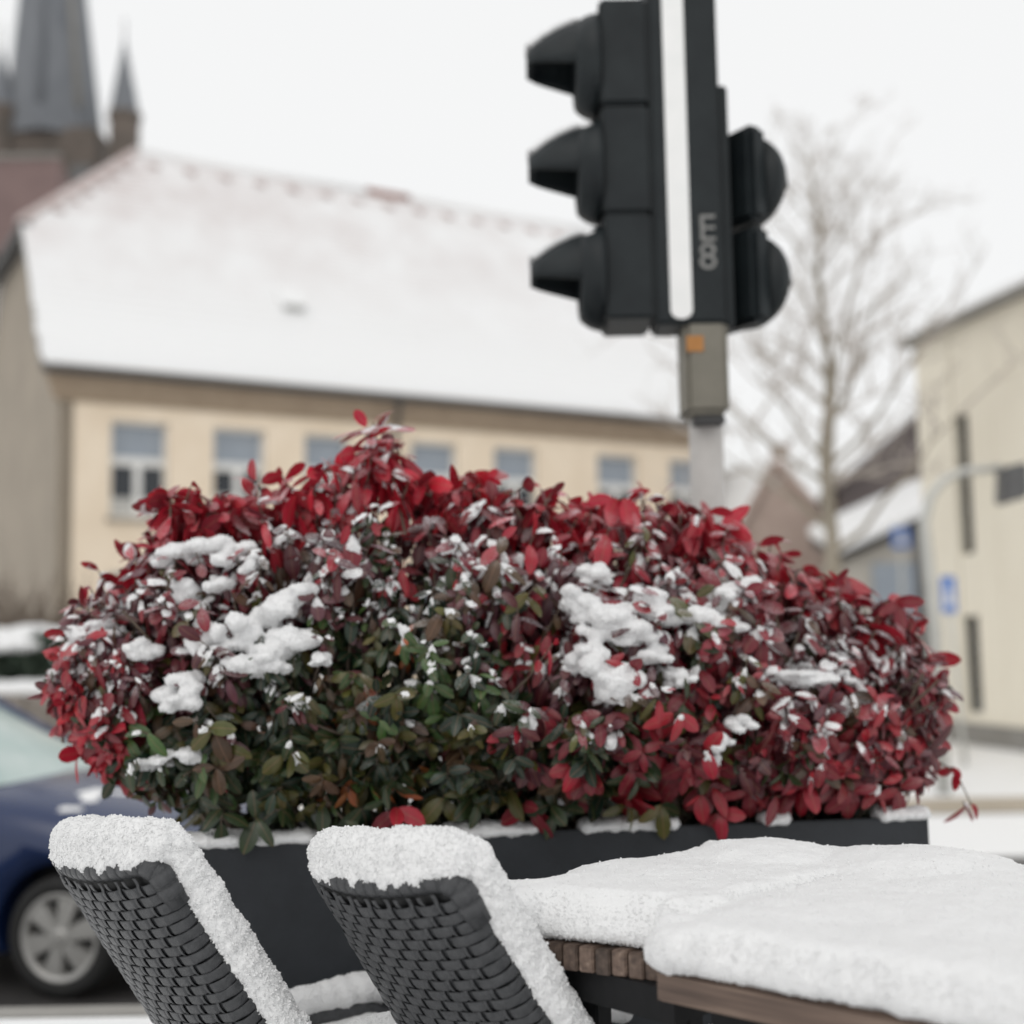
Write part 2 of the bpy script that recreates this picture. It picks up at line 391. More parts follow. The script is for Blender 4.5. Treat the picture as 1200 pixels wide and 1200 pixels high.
# front wall with window openings: grid of strips
WPX = [(130, 198), (250, 312), (357, 411), (482, 536), (579, 630), (700, 748), (785, 826)]
zt = at_pl(130, 491, P0, NV).z; zb = at_pl(130, 606, P0, NV).z
wins = []
for a, b_ in WPX:
    yy = 492 + (a - 130) * 0.089
    s0 = (at_pl(a, yy, P0, NV) - P0).dot(DX); s1 = (at_pl(b_, yy, P0, NV) - P0).dot(DX); wins.append((s0, s1))
wins.append((wins[-1][1] + 1.3, wins[-1][1] + 2.5))
rows = [(zt - (zt - zb), zt), (zb - 3.2, zt - 3.2)]
def wall_with_holes(parent, s0, s1, z0, z1, holes, mat, name='wall', th=0.3):
    xs = sorted({s0, s1} | {h[0] for h in holes} | {h[1] for h in holes}); zs = sorted({z0, z1} | {h[2] for h in holes} | {h[3] for h in holes})
    m = PB(parent)
    for i in range(len(xs) - 1):
        for j in range(len(zs) - 1):
            cx, cz = (xs[i] + xs[i + 1]) / 2, (zs[j] + zs[j + 1]) / 2
            if any(h[0] < cx < h[1] and h[2] < cz < h[3] for h in holes): continue
            m.add([fac(xs[i], 0, zs[j]), fac(xs[i + 1], 0, zs[j]), fac(xs[i + 1], 0, zs[j + 1]), fac(xs[i], 0, zs[j + 1])], [(0, 1, 2, 3)])
    for h in holes:   # reveals
        a, b_, c, d = h
        for p, q in (((a, c), (b_, c)), ((b_, c), (b_, d)), ((b_, d), (a, d)), ((a, d), (a, c))):
            m.add([fac(p[0], 0, p[1]), fac(q[0], 0, q[1]), fac(q[0], th, q[1]), fac(p[0], th, p[1])], [(0, 1, 2, 3)])
    return m.build(name, mat, parent, recalc=False)
holes = [(a, b_, z0, z1) for (a, b_) in wins if b_ < LB - .3 for (z0, z1) in rows]
wall_with_holes(bld, 0, LB, GZ, HE - 0.05, holes, 'plaster_peach')
for (a, b_, z0, z1) in holes:
    m = PB(bld); w = 0.07; bb = (0.17, 0.25)
    def bar(s0, s1, c, d, b0=bb[0], b1=bb[1]):
        m.hexa([fac(s0, b0, c), fac(s1, b0, c), fac(s1, b1, c), fac(s0, b1, c)], [fac(s0, b0, d), fac(s1, b0, d), fac(s1, b1, d), fac(s0, b1, d)])
    zm = z0 + (z1 - z0) * 0.62; mid = (a + b_) / 2
    bar(a, a + w, z0, z1); bar(b_ - w, b_, z0, z1); bar(a + w, b_ - w, z0, z0 + w); bar(a + w, b_ - w, z1 - w, z1)
    bar(a + w, b_ - w, zm - 0.16, zm + 0.02); bar(mid - 0.08, mid + 0.08, z0 + w, zm - 0.16)
    fr = m.build('window', 'frame_white', bld)
    def pane(s0, s1, c, d, mat, nm='pane', b0=0.215):
        q = PB(bld); q.hexa([fac(s0, b0, c), fac(s1, b0, c), fac(s1, b0 + .02, c), fac(s0, b0 + .02, c)], [fac(s0, b0, d), fac(s1, b0, d), fac(s1, b0 + .02, d), fac(s0, b0 + .02, d)])
        q.build(nm, mat, fr)
    cz = z0 + w + (zm - .16 - z0 - w) * random.choice((0, 0, .35, .5)); pane(a + w, mid - 0.08, z0 + w, zm - 0.16, 'glass_dark'); pane(mid + 0.08, b_ - w, z0 + w, zm - 0.16, 'glass_dark')
    if cz > z0 + w: pane(a + w, mid - .08, z0 + w, cz, 'curtain', 'curtain', .212); pane(mid + .08, b_ - w, z0 + w, cz, 'curtain', 'curtain', .212)
    pane(a + w, b_ - w, zm + 0.02, z1 - w, 'blind_blue', 'transom_pane')
    q = PB(bld); q.hexa([fac(a - .08, -.07, z0 - .1), fac(b_ + .08, -.07, z0 - .1), fac(b_ + .08, .16, z0 - .1), fac(a - .08, .16, z0 - .1)], [fac(a - .08, -.07, z0 - .004), fac(b_ + .08, -.07, z0 - .004), fac(b_ + .08, .16, z0 - .004), fac(a - .08, .16, z0 - .004)])
    q.build('sill', 'stone_sill', fr)
# gable walls and back wall (one closed body behind the front skin)
KH = 0.55
m = PB(bld)
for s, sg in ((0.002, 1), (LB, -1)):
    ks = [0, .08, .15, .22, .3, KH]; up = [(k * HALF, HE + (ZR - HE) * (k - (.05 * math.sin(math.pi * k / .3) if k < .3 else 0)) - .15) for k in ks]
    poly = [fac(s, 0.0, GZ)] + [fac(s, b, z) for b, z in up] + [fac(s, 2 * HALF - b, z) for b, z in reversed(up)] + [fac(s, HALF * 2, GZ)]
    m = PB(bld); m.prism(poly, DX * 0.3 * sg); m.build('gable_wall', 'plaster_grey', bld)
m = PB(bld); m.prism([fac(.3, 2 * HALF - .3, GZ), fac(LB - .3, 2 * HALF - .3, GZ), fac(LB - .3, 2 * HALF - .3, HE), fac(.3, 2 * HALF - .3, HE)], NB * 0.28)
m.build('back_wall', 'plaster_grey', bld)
# cornice, gutter, downpipe
m = PB(bld); m.hexa([fac(-.1, -.06, HE - .85), fac(LB, -.06, HE - .85), fac(LB, .02, HE - .85), fac(-.1, .02, HE - .85)], [fac(-.3, -.20, HE - .27), fac(LB, -.20, HE - .27), fac(LB, .02, HE - .27), fac(-.3, .02, HE - .27)])
m.build('cornice', 'fascia_brown', bld)
m = PB(bld); m.tube([fac(-.4, -.27, HE - .26), fac(LB + .1, -.27, HE - .26)], 0.075, 10); m.build('gutter', 'zinc_dark', bld, True)
sp = (at_pl(462, 480, P0, NV) - P0).dot(DX)
m = PB(bld); m.tube([fac(sp, -.27, HE - .3), fac(sp, -.27, HE - .5), fac(sp, -.13, HE - .9), fac(sp, -.09, HE - 1.1), fac(sp, -.09, GZ)], 0.055, 10); m.build('downpipe', 'zinc_dark', bld, True)
# roof planes: stepped tile courses under thin snow
def kz(k): 
    # sprocketed eave: a little flatter at the foot
    return HE + (ZR - HE) * (k - 0.05 * math.sin(math.pi * min(k / 0.3, 1)) * (k < 0.3))
NC = 46; m = PB(bld); thin = []
SL = -0.35
for sgn in (1, -1):
    for i in range(NC):
        k0, k1 = -0.036 + i * 1.036 / NC, -0.036 + (i + 1) * 1.036 / NC
        def left(k): return SL if k < KH else SL + (SR - SL) * (k - KH) / (1 - KH)
        bk = lambda k: (k * HALF if sgn == 1 else 2 * HALF - k * HALF)
        sl0, sl1 = left(k0), left(k1); sr = LB + .3
        lift = 0.035
        NSEG = 14
        for j in range(NSEG):
            f0, f1 = j / NSEG, (j + 1) / NSEG
            A = fac(sl0 + (sr - sl0) * f0, bk(k0), kz(k0) + lift); B = fac(sl0 + (sr - sl0) * f1, bk(k0), kz(k0) + lift)
            Cq = fac(sl1 + (sr - sl1) * f1, bk(k1), kz(k1)); D = fac(sl1 + (sr - sl1) * f0, bk(k1), kz(k1))
            A0 = fac(sl0 + (sr - sl0) * f0, bk(k0), kz(k0)); B0 = fac(sl0 + (sr - sl0) * f1, bk(k0), kz(k0))
            m.add([A, B, Cq, D], [(0, 1, 2, 3)]); m.add([A0, B0, B, A], [(0, 1, 2, 3)])
            km = (k0 + k1) / 2; sm = (f0 + f1) / 2
            th = max(0, min(1, (km - 0.22) / 0.5)) * (0.60 - 0.32 * sm)
            thin += [th, min(1, th * 1.8 + 0.05 * (km > .25))]
roof = m.build('roof', 'roof_snow', bld, recalc=False)
at_ = roof.data.attributes.new('thin', 'FLOAT', 'FACE'); at_.data.foreach_set('value', thin)
# half hip at the left end, its eave board, roof underside
m = PB(bld); hb = HALF * KH
m.add([fac(SL, hb, kz(KH)), fac(SL, 2 * HALF - hb, kz(KH)), fac(SR, HALF, ZR)], [(0, 2, 1)])
m.build('half_hip', 'tile_red', bld, recalc=False)
m = PB(bld); m.hexa([fac(SL - .05, hb - .1, kz(KH) - .25), fac(SL + .25, hb - .1, kz(KH) - .25), fac(SL + .25, 2 * HALF - hb + .1, kz(KH) - .25), fac(SL - .05, 2 * HALF - hb + .1, kz(KH) - .25)], [fac(SL - .05, hb - .1, kz(KH) - .02), fac(SL + .25, hb - .1, kz(KH) - .02), fac(SL + .25, 2 * HALF - hb + .1, kz(KH) - .02), fac(SL - .05, 2 * HALF - hb + .1, kz(KH) - .02)])
m.build('hip_eave', 'zinc_dark', bld)
# verge boards
for sgn in (1, -1):
    m = PB(bld)
    ks = [-0.03 + j * (KH + .03) / 6 for j in range(7)]
    bk = lambda k: (k * HALF if sgn == 1 else 2 * HALF - k * HALF)
    for j in range(6):
        a, b_ = ks[j], ks[j + 1]
        m.hexa([fac(SL, bk(a), kz(a) - .22), fac(SL + .06, bk(a), kz(a) - .22), fac(SL + .06, bk(b_), kz(b_) - .22), fac(SL, bk(b_), kz(b_) - .22)], [fac(SL, bk(a), kz(a) - .01), fac(SL + .06, bk(a), kz(a) - .01), fac(SL + .06, bk(b_), kz(b_) - .01), fac(SL, bk(b_), kz(b_) - .01)])
    m.build('verge_board', 'plinth_grey', bld)
# ridge and hip caps: snow capped, bare clay for a short stretch
sb0 = (at_pl(428, 236, fac(0, HALF, 0), NV) - P0).dot(DX); sb1 = (at_pl(478, 243, fac(0, HALF, 0), NV) - P0).dot(DX)
for a, b_, mt in ((SR, sb0, 'snow_far'), (sb0, sb1, 'tile_red'), (sb1, LB + .3, 'snow_far')):
    m = PB(bld); m.tube([fac(a, HALF, ZR - .02), fac(b_, HALF, ZR - .02)], 0.14 if mt == 'snow_far' else .16, 8); m.build('ridge_cap', mt, bld, True)
m = PB(bld); m.tube([fac(SL, hb, kz(KH)), fac(SR, HALF, ZR)], 0.13, 8); m.build('hip_cap', 'tile_frost', bld, True)
# vent tiles below the ridge and along the hip
def vent(s, k):
    q = PB(bld); c = fac(s, k * HALF, kz(k) + .03); r = .13
    u = (fac(s, (k + .03) * HALF, kz(k + .03)) - fac(s, k * HALF, kz(k))).normalized(); nn = u.cross(DX).normalized()
    if nn.z < 0: nn = -nn
    q.hexa([c - DX * r, c + DX * r, c + DX * r + u * .3, c - DX * r + u * .3], [c - DX * r * .8 + nn * .13, c + DX * r * .8 + nn * .13, c + DX * r * .8 + u * .3 + nn * .02, c - DX * r * .8 + u * .3 + nn * .02])
    q.build('vent_tile', 'tile_frost', bld)
for i in range(15): vent(SR + .35 + i * 0.95, 0.915)
for i in range(6): vent(0.55 + i * .38, KH + .06 + i * .055)
# roof light
q = PB(bld); s_ = (at_pl(330, 372, fac(0, 1.6, 0), NV) - P0).dot(DX); k_ = .30
u = (fac(0, (k_ + .1) * HALF, kz(k_ + .1)) - fac(0, k_ * HALF, kz(k_))).normalized(); nn = u.cross(DX).normalized(); nn = nn if nn.z > 0 else -nn
c = fac(s_, k_ * HALF, kz(k_))
q.hexa([c, c + DX * .62, c + DX * .62 + u * .8, c + u * .8], [c + nn * .22, c + DX * .62 + nn * .22, c + DX * .62 + u * .8 + nn * .1, c + u * .8 + nn * .1])
q.build('roof_light', 'snow_far', bld)
q = PB(bld); q.hexa([c + DX * .08 + nn * .03 - u * .02, c + DX * .55 + nn * .03 - u * .02, c + DX * .55 + nn * .03 + u * .02, c + DX * .08 + nn * .03 + u * .02], [c + DX * .08 + nn * .19 - u * .02, c + DX * .55 + nn * .19 - u * .02, c + DX * .55 + nn * .19 + u * .02, c + DX * .08 + nn * .19 + u * .02])
q.build('roof_light_glass', 'curtain', bld)

# =================================================================== CHURCH FAR BEHIND
YC = 72.0
def chp(px, py, y=YC): return at_y(px, py, y)
ch = empty('church', chp(62, 400)); ch.location.z = GZ
tag(ch, 'dark stone church with slate spire rising behind the snowy roof', 'church')
pm = YC / FPX
def spire(cx, y_top, y_base, hw_base, hw_top, seg, mat, name, y=YC, rot=0.3, cap=None):
    b = chp(cx, y_base, y); t = chp(cx, y_top, y)
    m = PB(ch); V = []
    for c, hw in ((b, hw_base), (t, hw_top)):
        for k in range(seg):
            w = 2 * math.pi * (k + rot) / seg; V.append((c.x + math.cos(w) * hw, c.y + math.sin(w) * hw, c.z))
    f = [(k, (k + 1) % seg, seg + (k + 1) % seg, seg + k) for k in range(seg)] + [tuple(range(seg)), tuple(range(seg, 2 * seg))]
    m.add(V, f); return m.build(name, mat, ch)
sl = spire(62, -330, 172, 60 * pm, 0.15, 8, 'slate', 'spire', rot=0.12)
# ribs along two spire edges, one of them paler grey
bt = chp(62, -330); bb_ = chp(62, 172)
for k in (7, 6):
    w = 2 * math.pi * (k + .12) / 8
    a = Vector((bb_.x + math.cos(w) * 60 * pm, bb_.y + math.sin(w) * 60 * pm, bb_.z)); m = PB(ch)
    m.tube([a.lerp(bt, .06), a.lerp(bt, .5), a.lerp(bt, .97)], [.22, .17, .06], 6); m.build('spire_rib', 'slate' if k == 6 else 'plinth_grey', ch, True)
q = PB(ch)
ta = chp(50, 175, YC + 1)
q.box(ta.x - 4.6, ta.x + 4.2, ta.y - 3.2, ta.y + 4.5, GZ, ta.z); q.build('tower', 'church_stone', ch)
# corner turrets with pinnacles
for cx, yt, yb, ybase, hw in ((146, 46, 135, 180, 18), (2, 52, 128, 180, 17)):
    spire(cx, yt, yb, hw * pm, .05, 8, 'slate', 'pinnacle', y=YC - 2, rot=.5)
    b = chp(cx, yb, YC - 2); q = PB(ch); q.lathe([(hw * pm * 1.02, chp(cx, ybase + 60, YC - 2).z), (hw * pm * 1.02, b.z - .3), (hw * pm * 1.15, b.z - .25), (hw * pm * 1.15, b.z + .05)], 8, Matrix.Translation((b.x, b.y, 0))); q.build('turret', 'church_stone', ch)
    t = chp(cx, yt, YC - 2); q = PB(ch); q.tube([t, t + Vector((0, 0, 1.3))], [.06, .03], 5); q.build('finial', 'zinc_dark', ch)
# louvred belfry openings
for cx in (35, 95):
    q = PB(ch); a = chp(cx, 205, ta.y - 3.22); 
    q.box(a.x - .6, a.x + .6, ta.y - 3.25, ta.y - 3.1, a.z - 3, a.z + .6); q.build('belfry_opening', 'lamp_grey', ch)
# nave roof in front of the tower, running to the left
ra, rb = chp(-260, 184, 64), chp(70, 190, 64); eb = chp(150, 270, 60)
q = PB(ch); zr = (ra.z + rb.z) / 2; ze = eb.z - 1.2
q.prism([(rb.x, 64, zr), (rb.x + 1.4, 59.2, ze), (rb.x + 1.4, 68.8, ze)], (ra.x - rb.x, 0, 0)); q.build('nave_roof', 'church_tile', ch)
q = PB(ch); q.box(ra.x, rb.x + .8, 59.8, 68.2, GZ, ze + .02); q.build('nave_wall', 'church_stone', ch)
q = PB(ch); q.tube([(ra.x, 64, zr), (rb.x, 64, zr)], .2, 6); q.build('nave_ridge', 'plinth_grey', ch, True)

# =================================================================== CREAM-WHITE BUILDING ON THE RIGHT
A0 = at_z(1094, 866, -0.42)
topA = at_pl(1091, 404, A0, Vector((0, 1, 0))).z
B0 = at_z(1200, 346, topA); BD = (B0 - A0); BD.z = 0; BD.normalize(); BN = Vector((BD.y, -BD.x, 0)); BN = BN if BN.x > 0 else -BN
wb = empty('commercial_building', A0 + BD * 3 + BN * 3); wb.location.z = GZ
tag(wb, 'cream panelled building with narrow slit windows at the right edge', 'building')
def wp(s, b, z): p = A0 + BD * s + BN * b; return Vector((p.x, p.y, z))
def whex(m, s0, s1, b0, b1, z0, z1):
    m.hexa([wp(s0, b0, z0), wp(s1, b0, z0), wp(s1, b1, z0), wp(s0, b1, z0)], [wp(s0, b0, z1), wp(s1, b0, z1), wp(s1, b1, z1), wp(s0, b1, z1)]); return m
def won(px, py): return (at_pl(px, py, A0, BN) - A0).dot(BD), at_pl(px, py, A0, BN).z
wz = []
for (x0, x1, y0, y1) in ((1117, 1142, 488, 648), (1127, 1152, 722, 836)):
    s0, zz1 = won(x0, y0); s1, zz0 = won(x1, y1); wz.append((s0, s1, zz0, zz1))
# facade panels, each a slab, cut around the slits
pw = 0.62; s = 0.0; slits = wz + [(s0 + 3.1, s1 + 3.1, a, b_) for s0, s1, a, b_ in wz]
cuts = sorted({0.0, 8.0} | {q for w in slits for q in w[:2]} | {i * 1.03 for i in range(1, 8)})
for i in range(len(cuts) - 1):
    a, b_ = cuts[i], cuts[i + 1]
    if b_ - a < .03: continue
    zc = [(GZ + .32, topA - .02)]
    for w in slits:
        if w[0] - .01 <= a and b_ <= w[1] + .01:
            zc = [(p, q) for z0, z1 in zc for p, q in ((z0, min(z1, w[2])), (max(z0, w[3]), z1)) if q - p > .02]
    for z0, z1 in zc:
        m = PB(wb); whex(m, a + .006, b_ - .006, 0, .12, z0, z1); m.build('facade_panel', 'wall_cream', wb)
for w in slits:
    m = PB(wb); whex(m, w[0], w[1], .10, .2, w[2], w[3]); fr = m.build('window', 'glass_dark', wb)
    for zf in (.33, .66):
        m = PB(wb); zz = w[2] + (w[3] - w[2]) * zf; whex(m, w[0], w[1], .085, .1, zz - .02, zz + .02); m.build('glazing_bar', 'zinc_dark', fr)
m = PB(wb); whex(m, 0, 8, .14, 9, GZ, topA - .05); m.build('core', 'render_pale', wb)
m = PB(wb); whex(m, -.02, 8, -.03, .12, GZ, GZ + .32); m.build('plinth', 'plinth_grey', wb)
m = PB(wb); whex(m, -.2, 8.2, -.18, 9.2, topA - .02, topA + .1); m.build('roof_edge', 'plinth_grey', wb)
m = PB(wb)
m.hexa([wp(-.15, -.12, topA + .1), wp(8.2, -.12, topA + .1), wp(8.2, 9.2, topA + .1), wp(-.15, 9.2, topA + .1)], [wp(-.1, -.05, topA + .25), wp(8.2, -.05, topA + .25), wp(8.2, 9.2, topA + 1.0), wp(-.1, 9.2, topA + 1.0)])
m.build('roof_snow', 'snow_far', wb)

# =================================================================== HOUSES BETWEEN, BEHIND THE TREE
def gable_house(name, label, apex_px, eaveL_px, eaveR_px, Y, depth, yaw, wall, roofm, over=.25, snow=True, chimney=None, door=None):
    """gable end towards the viewer, given by pixels on the plane Y"""
    ap, eL, eR = at_y(*apex_px, Y), at_y(*eaveL_px, Y), at_y(*eaveR_px, Y)
    o = empty(name, (ap.x, Y, GZ), 0); tag(o, label, 'building')
    dv = Vector((math.sin(yaw), math.cos(yaw), 0)) * depth
    q = PB(o); q.prism([(eL.x, Y, GZ), (eR.x, Y, GZ), (eR.x, Y, eR.z), (ap.x, Y, ap.z), (eL.x, Y, eL.z)], dv); q.build('wall', wall, o)
    for e in (eL, eR):
        sl = (e - ap).normalized(); t = Vector((0, 0, 1)); nrm = Vector((-sl.z, 0, sl.x)); nrm = nrm if nrm.z > 0 else -nrm
        a = ap + nrm * .01; b_ = e + sl * over + nrm * .01; f = -dv.normalized() * over
        q = PB(o); q.prism([a + f, b_ + f, b_ + f + nrm * .14, a + f + nrm * .14], dv - f); q.build('roof', roofm, o)
        if snow:
            q = PB(o); a2, b2 = a + nrm * .145 + f * .8, b_ + nrm * .145 + f * .8 - sl * .03
            q.prism([a2, b2, b2 + nrm * .10, a2 + nrm * .12], dv - f); q.build('roof_snow', 'snow_far', o)
    if chimney:
        c = at_y(*chimney[:2], Y + .6); w = chimney[2]
        q = PB(o); q.box(c.x - w, c.x + w, Y + .5, Y + .5 + 2 * w, ap.z - 1.5, c.z); cm = q.build('chimney', 'brick_brown', o)
        q = PB(o); q.box(c.x - w - .03, c.x + w + .03, Y + .47, Y + .53 + 2 * w, c.z, c.z + .1); q.build('chimney_snow', 'snow_far', cm)
    return o, ap, eL, eR
h1, ap, eL, eR = gable_house('brick_house', 'brown brick gable house with chimney and snowy roof behind the bare tree', (905, 545), (842, 660), (1004, 668), 34, 9, R_(-24), 'brick_brown', 'brick_brown', chimney=(915, 522, .22))
for fx in (.35, .62):
    x = eL.x + (eR.x - eL.x) * fx; q = PB(h1); q.box(x - .4, x + .4, 33.93, 33.99, eL.z - 1.6, eL.z - .3); q.build('window', 'glass_dark', h1)
h2, ap, eL, eR = gable_house('clad_house', 'house with dark purple-grey clad gable behind the cream building', (1150, 432), (985, 572), (1320, 600), 31, 10, R_(8), 'clad_purple', 'clad_purple')
# low annex with a snowy lean-to roof in front of the clad gable
an = empty('annex', at_y(1045, 700, 28)); an.location.z = GZ; tag(an, 'low pale annex with steep snow-covered lean-to roof beside the cream building', 'building')
l0, l1 = at_y(988, 640, 28), at_y(1092, 548, 29.5)
q = PB(an); q.prism([(l0.x, 28, GZ), (l1.x + .3, 28, GZ), (l1.x + .3, 28, l1.z - .95), (l0.x, 28, l0.z - .35)], (0, 2.2, 0)); q.build('wall', 'render_pale', an)
q = PB(an); q.prism([(l0.x - .25, 27.7, l0.z - .32), (l0.x - .1, 27.7, l0.z - .12), (l1.x + .3, 27.7, l1.z - .75), (l1.x + .3, 27.7, l1.z - .95)], (0, .0, 0) if False else (0.05, 2.6, .55)); q.build('roof', 'zinc_dark', an)
q = PB(an); q.hexa([(l0.x - .22, 27.66, l0.z - .2), (l1.x + .3, 27.66, l1.z - .78), (l1.x + .3, 30.4, l1.z - .15), (l0.x - .2, 30.4, l0.z + .45)], [(l0.x - .2, 27.66, l0.z - .05), (l1.x + .3, 27.66, l1.z - .6), (l1.x + .3, 30.4, l1.z + .05), (l0.x - .18, 30.4, l0.z + .62)]); q.build('roof_snow', 'snow_far', an)
q = PB(an); a, b_ = at_y(1022, 660, 27.95), at_y(1074, 705, 27.95); q.box(a.x, b_.x, 27.93, 27.99, b_.z - .6, a.z); q.build('shop_window', 'blind_blue', an)
q = PB(an); q.box(b_.x + .03, b_.x + .42, 27.92, 27.99, GZ, a.z + .8); q.build('door', 'lamp_grey', an)

# =================================================================== BARE TREE
def bare_tree(base, H, name, label, seed, trunk_r=.13, first=.32, spread=1.0, nlimb=26):
    r = random.Random(seed); o = empty(name, base); tag(o, label, 'tree')
    tm, lm, cw = MB(), MB(), MB()
    pts = [Vector((0, 0, 0))]; n = 14
    for i in range(1, n + 1):
        pts.append(Vector((r.uniform(-.035, .035) * i / 4, r.uniform(-.035, .035) * i / 4, H * i / n)))
    rad = [trunk_r * (1 - .93 * i / n) + .008 for i in range(n + 1)]
    tm.tube(pts, rad, 10); tm.build('trunk', 'bark', o, True)
    def along(f):
        x = f * n; i = min(int(x), n - 1); return pts[i].lerp(pts[i + 1], x - i)
    def grow(mb, p, d, L, rad, lvl):
        k = 5; path = [p.copy()]; q = p.copy(); dd = d.copy()
        for i in range(k):
            dd = (dd + Vector((r.gauss(0, .14), r.gauss(0, .14), r.gauss(.05, .10)))).normalized(); q = q + dd * (L / k); path.append(q.copy())
        mb.tube(path, [max(rad * (1 - .8 * i / k), .003) for i in range(k + 1)], 5 if lvl < 2 else 3, cap=False)
        if lvl < 3:
            for j in range(5 if lvl == 0 else 4 if lvl == 1 else 3):
                f = r.uniform(.25, 1.0) * k; i = min(int(f), k - 1); b = path[i].lerp(path[i + 1], f - i)
                side = Vector((r.gauss(0, 1), r.gauss(0, 1), r.gauss(.3, .6))).normalized()
                grow(cw if lvl >= 0 else mb, b, (dd * .55 + side * .75).normalized(), L * r.uniform(.38, .6), rad * .5, lvl + 1)
    for i in range(nlimb):
        f = first + (1 - first) * (i + r.random() * .7) / nlimb; a = i * 2.4 + r.uniform(-.4, .4)
        L = H * (.36 * (1 - f) + .085) * r.uniform(.75, 1.2) * spread
        el = .35 + .5 * f
        grow(lm, along(f), Vector((math.cos(a) * math.cos(el), math.sin(a) * math.cos(el), math.sin(el))), L, trunk_r * (1 - f) * .42 + .012, 0)
    lm.build('limbs', 'bark', o, True); c = cw.build('crown', 'twig_pale', o, recalc=False); c['kind'] = 'stuff'
    return o
tb = at_y(982, 800, 17.5); tb.z = GZ
topz = at_y(962, 178, 17.5).z
bare_tree(tb, topz - GZ, 'bare_tree', 'slender leafless tree standing left of the cream building', 11)

# =================================================================== LAMP POST, SIGNS
lp = at_z(1106, 930, -0.42); lamp = empty('street_lamp', lp); tag(lamp, 'pale curved-arm street lamp post in front of the cream building', 'street lamp')
yl = lp.y; q = PB(lamp); top = at_y(1083, 612, yl)
path = [lp, at_y(1096, 740, yl), top, at_y(1090, 582, yl), at_y(1106, 562, yl), at_y(1130, 552, yl), at_y(1175, 548, yl)]
q.tube(path, [.075, .065, .055, .05, .045, .042, .04], 10); q.build('post', 'steel_pale', lamp, True)
q = PB(lamp); a, b_ = at_y(1172, 543, yl), at_y(1203, 592, yl); c = (a + b_) / 2
q.hexa([(a.x, yl - .15, a.z - .05), (a.x + .25, yl - .15, a.z), (a.x + .25, yl + .15, a.z), (a.x, yl + .15, a.z - .05)], [(b_.x - .3, yl - .13, b_.z), (b_.x, yl - .13, b_.z + .08), (b_.x, yl + .13, b_.z + .08), (b_.x - .3, yl + .13, b_.z)]); q.build('lamp_head', 'lamp_grey', lamp, bevel=.03)
def sign(px0, px1, py0, py1, foot, label, name='street_sign', extra=None):
    f = at_z(*foot, -0.42); y = f.y; o = empty(name, f); tag(o, label, 'sign', 'blue street signs')
    a, b_ = at_y(px0, py0, y), at_y(px1, py1, y); cx = (a.x + b_.x) / 2
    q = PB(o); q.tube([f, (cx, y, a.z + .03)], .032, 8); q.build('post', 'steel_pale', o, True)
    q = PB(o); q.box(a.x, b_.x, y - .055, y - .04, b_.z, a.z); p = q.build('plate', 'sign_blue', o, bevel=.004)
    w = (b_.x - a.x); h = a.z - b_.z; zc = (a.z + b_.z) / 2
    q = PB(o); q.hexa([(cx - w * .3, y - .061, zc - h * .28), (cx + w * .3, y - .061, zc - h * .28), (cx + w * .3, y - .0555, zc - h * .28), (cx - w * .3, y - .0555, zc - h * .28)], [(cx - w * .03, y - .061, zc + h * .3), (cx + w * .03, y - .061, zc + h * .3), (cx + w * .03, y - .0555, zc + h * .3), (cx - w * .03, y - .0555, zc + h * .3)]); q.build('symbol', 'frame_white', p)
    return o
sign(1043, 1067, 618, 643, (1064, 855), 'small square blue sign in front of the snowy annex')
sign(1100, 1120, 676, 718, (1131, 897), 'narrow blue sign on pale post before the cream building')

# =================================================================== LOW WALL, EVERGREEN AND BARE HEDGE ON THE LEFT
wy = 15.0
wl0 = at_y(-120, 812, wy); w1 = at_y(330, 812, wy)
gw = empty('garden_wall', ((wl0.x + w1.x) / 2, wy, GZ)); tag(gw, 'low grey stone garden wall with snowy coping behind the blue car', 'wall')
H_ = wl0.z - GZ; nrow = 5; rr = random.Random(3)
for i in range(nrow):
    z0, z1 = GZ + H_ * i / nrow, GZ + H_ * (i + 1) / nrow - .012; x = wl0.x - (i % 2) * .2
    while x < w1.x:
        L = rr.uniform(.32, .6); m = PB(gw); d = rr.uniform(0, .025)
        m.box(x, x + L - .014, wy - .15 - d, wy + .15, z0, z1); m.build('stone', 'stone_wall', gw, bevel=.012); x += L
m = PB(gw); m.box(wl0.x - .2, w1.x + .5, wy - .13, wy + .13, GZ, wl0.z - .01); m.build('mortar_core', 'plinth_grey', gw)
ws = snow_union('wall_snow', [(x, wy, wl0.z + .02, .3, .24, .10) for x in np.arange(wl0.x - .1, w1.x + .4, .16)], .04, 2, ((0.16, .04),), mat='snow_far')
tag(ws, 'long strip of snow on the low stone garden wall', 'snow')

